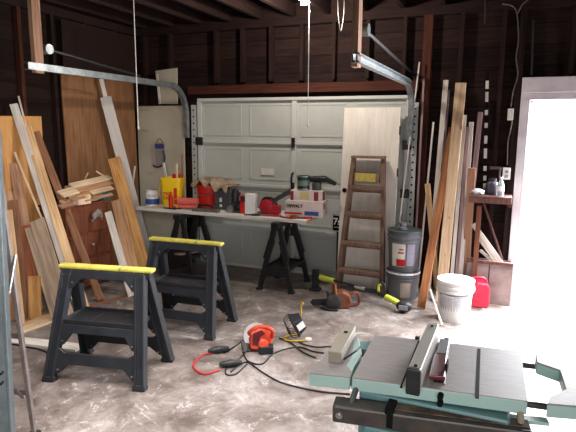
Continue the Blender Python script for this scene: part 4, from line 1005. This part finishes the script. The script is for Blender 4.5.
cord('black cord loop between the connectors and the circular saw', [(224, 353), (234, 347), (242, 342), (247, 348), (240, 358), (228, 366), (226, 374), (236, 374), (247, 364)], .006, M['cord'])
cord('dark cable lying on the floor at the far left', [(-6, 347), (10, 344), (26, 347), (42, 350), (52, 356)], .006, M['cord'])
for lab, u, v, rz in (('black plug connector at the upper end of the red cord loop', 218, 353, .7), ('black plug connector at the lower end of the red cord loop', 230, 367, .6)):
    q = P(u, v, Z=.0); t = thing('cord_connector', lab, 'plug', (q.x, q.y, 0), rz)
    MB().lathe([(.012, -.08), (.022, -.05), (.028, 0), (.026, .05), (.015, .09)], n=14, mx=Matrix.Translation((0, 0, .028)) @ Matrix.Rotation(math.pi/2, 4, 'Y')).build('connector_body', M['black'], t, smooth=True)
    MB().cyl((.0, 0, .028), (.012, 0, .028), .031, n=14).build('grip_ring', M['darksteel'], t, smooth=True)
# ================================================================== TABLE SAW
SZT = .88
def S(u, v, z=SZT): return P(u, v, Z=z)
o0 = V((-.2, 1.9, 0))
ts = thing('table_saw', 'pale green table saw with grey metal top and black front rail', 'table saw', o0)
def poly(px, z0, z1, m, name, bevel=.003, zref=SZT, parent=None):
    pts = [S(u, v, zref) for u, v in px]
    return MB().prism([(p.x-o0.x, p.y-o0.y) for p in pts], z0, z1).build(name, m, parent or ts, bevel=bevel)
# main table: green casting and metal plate
MAIN = [(352, 377.5), (527.6, 401), (521, 351), (374.5, 335)]
poly(MAIN, SZT-.05, SZT-.004, M['green'], 'table_casting'); poly(MAIN, SZT-.004, SZT, M['alu'], 'table_plate', 0)
# sliding wing left, with an open web
poly([(309, 373), (350, 377.2), (353.5, 366), (362, 352), (359, 338), (345, 331)], SZT-.05, SZT-.004, M['green'], 'sliding_table')
poly([(309, 373), (350, 377.2), (352, 372), (346, 364), (352, 356), (354, 340), (345, 331)], SZT-.004, SZT, M['alu'], 'sliding_plate', 0)
poly([(350, 345), (373, 346.5), (372, 337.5), (357, 338)], SZT-.05, SZT-.015, M['teal'], 'wing_web', .002)
poly([(349, 358), (352, 377), (355, 377), (362, 352)], SZT-.05, SZT-.03, M['green'], 'wing_bracket', .002)
# grooves in the plate
for a, c, wd_ in (((477, 398.5), (479, 349), .012), ((401, 388), (419, 341), .008)):
    pa, pb = S(*a)-o0, S(*c)-o0; pa.z = pb.z = SZT+.0005
    MB().beam(pa, pb, wd_, .003, (0, 0, 1)).build('table_groove', M['ink'], ts)
# miter block on the wing
pa, pb = S(334.5, 358, .9)-o0, S(350, 330, .9)-o0; pa.z = pb.z = SZT+.022
MB().beam(pa, pb, .05, .044, (0, 0, 1)).build('miter_fence', M['beige'], ts, bevel=.003)
mid = pa.lerp(pb, .7); MB().box((mid.x, mid.y, SZT+.045), (.015, .015, .004)).build('miter_screw', M['ink'], ts)
MB().tube([pb.lerp(pa, .9)+V((.03, 0, -.015)), pb.lerp(pa, .8)+V((.06, .01, -.0)), pb.lerp(pa, .6)+V((.075, .02, -.0))], .004).build('miter_rod', M['black'], ts)
# rip fence
fz = SZT+.085
fa, fb = (S(414.5, 368, fz), S(433.5, 322.5, fz)); fa, fb = fa-o0, fb-o0
dn = V((0, 0, .043))
MB().beam(fa-dn, fb-dn, .045, .08, (0, 0, 1)).build('rip_fence', mat('fence_aluminium', 'b5afa6', .4, .3, noise=.05), ts, bevel=.003)
dirf = (fb-fa).normalized()
MB().beam(fa-dn-dirf*.022, fa-dn+dirf*.001, .047, .095, (0, 0, 1)).build('fence_end_cap', M['black'], ts, bevel=.005)
b = MB()
for k in (.05, .92): b.cyl(fa.lerp(fb, k)+V((0, 0, -.004)), fa.lerp(fb, k)+V((0, 0, .001)), .006, n=10)
b.build('fence_screw', M['ink'], ts)
MB().beam(fa-V((.035, 0, .082))+dirf*.02, fb-V((.032, 0, .082)), .012, .006, (0, 0, 1)).build('fence_foot', M['beige'], ts)
# throat insert, red guard
poly([(433, 383), (445, 384.5), (450, 341), (441, 340)], SZT, SZT+.003, M['darksteel'], 'throat_plate', .001)
poly([(429, 380.5), (444.5, 382), (447, 359), (434, 358)], SZT+.003, SZT+.02, M['darkred'], 'blade_guard', .003)
poly([(436, 356.5), (447, 358), (449.5, 343), (440, 342)], SZT+.003, SZT+.016, mat('splitter_grey', '4a4749', .5), 'splitter', .003)
q = S(446.5, 371)-o0; MB().box((q.x, q.y, SZT+.02), (.008, .05, .035)).build('guard_side', M['ink'], ts, bevel=.002)
for u, v in ((417, 339), (446, 341)): q = S(u, v)-o0; MB().box((q.x, q.y+.012, SZT-.005), (.018, .02, .02)).build('rear_clip', M['ink'], ts)
# front knobs on the casting
q = S(441, 390.5)-o0
b = MB(); b.cyl((q.x, q.y-.02, SZT-.018), (q.x, q.y+.005, SZT-.018), .01, n=14); b.cyl((q.x, q.y-.02, SZT-.042), (q.x, q.y+.005, SZT-.042), .01, n=14); b.build('front_knob', M['ink'], ts, smooth=True)
# front rail
ra, rb = P(334, 402, Z=.8)-o0, P(531, 428.5, Z=.8)-o0
ra.z = rb.z = .775
dx = (rb-ra).normalized(); nn = V((-dx.y, dx.x, 0))
MB().beam(ra, rb, .075, .065, (0, 0, 1)).build('front_rail', M['rail'], ts, bevel=.008)
MB().beam(ra+dx*.2+V((0, 0, .034))+nn*.01, rb-dx*.005+V((0, 0, .034))+nn*.01, .045, .004, (0, 0, 1)).build('sawdust', M['dust'], ts)
MB().cyl(ra+dx*.025-nn*.045, ra+dx*.025-nn*.03, .012, n=16).cyl(ra+dx*.025-nn*.05, ra+dx*.025-nn*.045, .007, n=16).build('rail_bolt', M['steel'], ts, smooth=True)
MB().box(ra+dx*.2+V((0, 0, .01))+nn*.0, (.03, .078, .07)).build('rail_clamp', M['ink'], ts, bevel=.004)
MB().cyl(ra+dx*.06+V((0, 0, .02)), S(358, 383, SZT-.03)-o0, .011, n=12).build('rail_post', M['ladder'], ts, smooth=True)
MB().cyl(rb-dx*.03+V((0, 0, .02)), S(520, 405, SZT-.03)-o0, .011, n=12).build('rail_post', M['beige'], ts, smooth=True)
# green body strip and base
pa, pb = P(392, 404, Z=.8)-o0, P(548, 419, Z=.8)-o0; pa.z = pb.z = .79
MB().beam(pa, pb, .012, .035, (0, -1, 0)).build('body_strip', M['green'], ts)
b = MB().bx(-.24, .27, -.16, .27, .48, .825); b.build('body', M['teal'], ts, bevel=.01)
MB().bx(-.2, .22, -.24, -.16, .5, .74).build('front_panel', M['teal'], ts, bevel=.01)
for x in (-.22, .25):
    for y in (-.14, .25): MB().beam((x, y, .48), (x*1.25, y*1.35, 0), .045, .045, (0, -1, 0)).build('stand_leg', M['rail'], ts)
MB().box((0, .055, .25), (.5, .03, .04)).box((0, .055, .12), (.54, .03, .03)).build('stand_brace', M['rail'], ts)
for y in (.02, .36): MB().cyl((.25, y, .8), (.5, y-.01+.04, .8), .012, n=12).build('extension_bar', M['rail'], ts)
# extension table
o1 = V((.45, 2.0, 0)); ex = thing('extension_table', 'notched grey side table with green edge right of the table saw', 'table', o1)
EP = [(547, 403.5), (650, 412), (640, 361), (535.5, 354), (537, 362), (560, 370), (566, 389), (551, 396)]
pts = [S(u, v) for u, v in EP]; pts = [(p.x-o1.x, p.y-o1.y) for p in pts]
MB().prism(pts, SZT-.05, SZT-.006).build('table_casting', M['green'], ex, bevel=.003)
MB().prism(pts, SZT-.006, SZT).build('table_plate', M['alu'], ex, bevel=.002)
b = MB().bx(.1, .2, -.1, .18, .55, SZT-.05); b.build('apron', M['teal'], ex)
for x in (.03, .19):
    for y in (-.08, .16): MB().beam((x, y, .56), (x, y, 0), .03, .03).build('leg', M['rail'], ex)
# ================================================================== ALUMINIUM STEPLADDER (left foreground)
LY = 1.72
t = thing('aluminium_stepladder', 'grey aluminium stepladder cut off by the left edge of the picture', 'stepladder', (-2.4, LY, 0))
lo = V((-2.4, LY, 0))
r0 = P(4, 432, Y=1.62); r1 = P(-7, 195, Y=1.83); dd = (r1-r0)/(r1.z-r0.z)
foot = r0-dd*r0.z; top = r0+dd*(1.75-r0.z)
s0 = P(34, 432, Y=1.98); s1 = P(14.5, 288, Y=1.95); de = (s1-s0)/(s1.z-s0.z)
rfoot = s0-de*s0.z; rtop = s0+de*(1.6-s0.z)
wv = V((-.45, -.1, 0))          # the other rails, out of frame to the left
for k, sh in ((0, V((0, 0, 0))), (1, wv)):
    MB().beam(foot-lo+sh, top-lo+sh*.7, .055, .022, (.55, -.83, 0)).beam(foot-lo+sh+V((.02, .03, 0)), top-lo+sh*.7+V((.02, .03, 0)), .012, .06, (.55, -.83, 0)).build('front_rail', M['ladder'], t, bevel=.003)
    MB().beam(rfoot-lo+sh, rtop-lo+sh*.7, .022, .03, (.4, -.9, 0)).build('rear_leg', M['ladderleg'], t, bevel=.003)
for z in (.3, .6, .9, 1.2, 1.5):
    a = foot+dd*z; c = foot+wv*(1-.3*z/1.75)+dd*z; MB().beam(a-lo, c-lo, .075, .02, (0, 0, 1)).build('step', M['ladder'], t, bevel=.003)
for z in (.28, .62):
    a = rfoot+de*z; c = rfoot+wv*(1-.3*z/1.75)+de*z; MB().beam(a-lo, c-lo, .03, .012, (0, -1, 0)).build('rear_brace', M['ladderleg'], t)
p1, p2 = P(24, 398, Y=1.97), P(8, 382, Y=1.9); MB().beam(p1-lo, p2-lo, .022, .012, (0, -1, 0)).build('diagonal_brace', M['ladderleg'], t)
p1, p2, p3 = P(15, 255, Y=1.95), P(9, 290, Y=1.86), P(0, 303, Y=1.8)
MB().beam(p1-lo, p2-lo, .02, .01, (0, -1, 0)).beam(p2-lo, p3-lo, .03, .014, (0, -1, 0)).build('spreader', M['steel'], t, bevel=.002)
b = MB()
for v in (382, 372): q = P(3, v, Y=1.62)-lo; b.cyl(q, q+V((.01, -.02, 0)), .006, n=10)
b.build('rivet', M['ink'], t)
MB().box((top+rtop)/2-lo+V((-.3, 0, .06)), (.44, .2, .03)).build('top_cap', M['ladder'], t, bevel=.006)
b = MB()
for f in (foot, rfoot, foot+wv, rfoot+wv): b.box(f-lo+V((0, 0, .02)), (.05, .05, .04))
b.build('rubber_foot', M['black'], t)
# ================================================================== LIGHT
W = bpy.data.worlds.new('sky'); SC.world = W; W.use_nodes = True
W.node_tree.nodes['Background'].inputs[0].default_value = (.95, .97, 1, 1); W.node_tree.nodes['Background'].inputs[1].default_value = 1.7
def light(name, kind, loc, power, color, aim=None, **k):
    l = bpy.data.lights.new(name, kind); l.energy = power; l.color = color
    for a, v in k.items(): setattr(l, a, v)
    o = bpy.data.objects.new(name, l); COL.objects.link(o); o.location = loc
    if aim: o.rotation_euler = V(aim).to_track_quat('-Z', 'Y').to_euler()
    return o
light('bulb_light', 'POINT', LAMP, 98, (1, .91, .8), shadow_soft_size=.06)
light('doorway_daylight', 'AREA', ((DX0+DX1)/2+.1, YB+.35, 1.35), 540, (.95, .96, 1), (-.25, -1, -.55), shape='RECTANGLE', size=1.0, size_y=1.6)
light('side_fill', 'AREA', (1.35, 4.4, 2.6), 175, (.97, .97, 1), (-.2, .0, -1), shape='RECTANGLE', size=1.6, size_y=1.6, spread=math.radians(76))  # added fill under the ceiling, brightens the floor at the right
light('overhead_fill', 'AREA', (-1.5, 1.7, 2.85), 74, (1, .97, .96), (-.2, .0, -1), shape='RECTANGLE', size=3.0, size_y=1.2, spread=math.radians(82))  # added fill shining down on the front floor, not a real opening
light('front_fill', 'AREA', (-.3, -2.0, 1.5), 24, (1, .98, .96), (-.3, 1, -.8), shape='RECTANGLE', size=3.6, size_y=1.6, spread=math.radians(75))  # added fill for camera-facing sides; the front wall is closed
light('saw_fill', 'AREA', (.2, -.6, 1.5), 9, (1, .99, .98), (-.1, .9, -.3), shape='RECTANGLE', size=1.2, size_y=.6, spread=math.radians(90))  # added local fill for the front of the table saw
light('lumber_fill', 'AREA', (-1.2, 1.2, 1.9), 13, (1, .96, .92), (-1, .95, -.2), shape='DISK', size=1.2, spread=math.radians(60))  # added fill aimed at the leaning boards on the left
# ================================================================== CAMERA
cd = bpy.data.cameras.new('camera'); co = bpy.data.objects.new('camera', cd); COL.objects.link(co)
mx = Matrix((CR, CU, -CF)).transposed().to_4x4(); mx.translation = CAM
co.matrix_world = mx
cd.sensor_width = 36; cd.sensor_fit = 'HORIZONTAL'; cd.lens = F/576*36; cd.clip_start = .05
SC.camera = co
SC.view_settings.view_transform = 'Standard'; SC.view_settings.look = 'None'; SC.view_settings.exposure = 0; SC.view_settings.gamma = 1
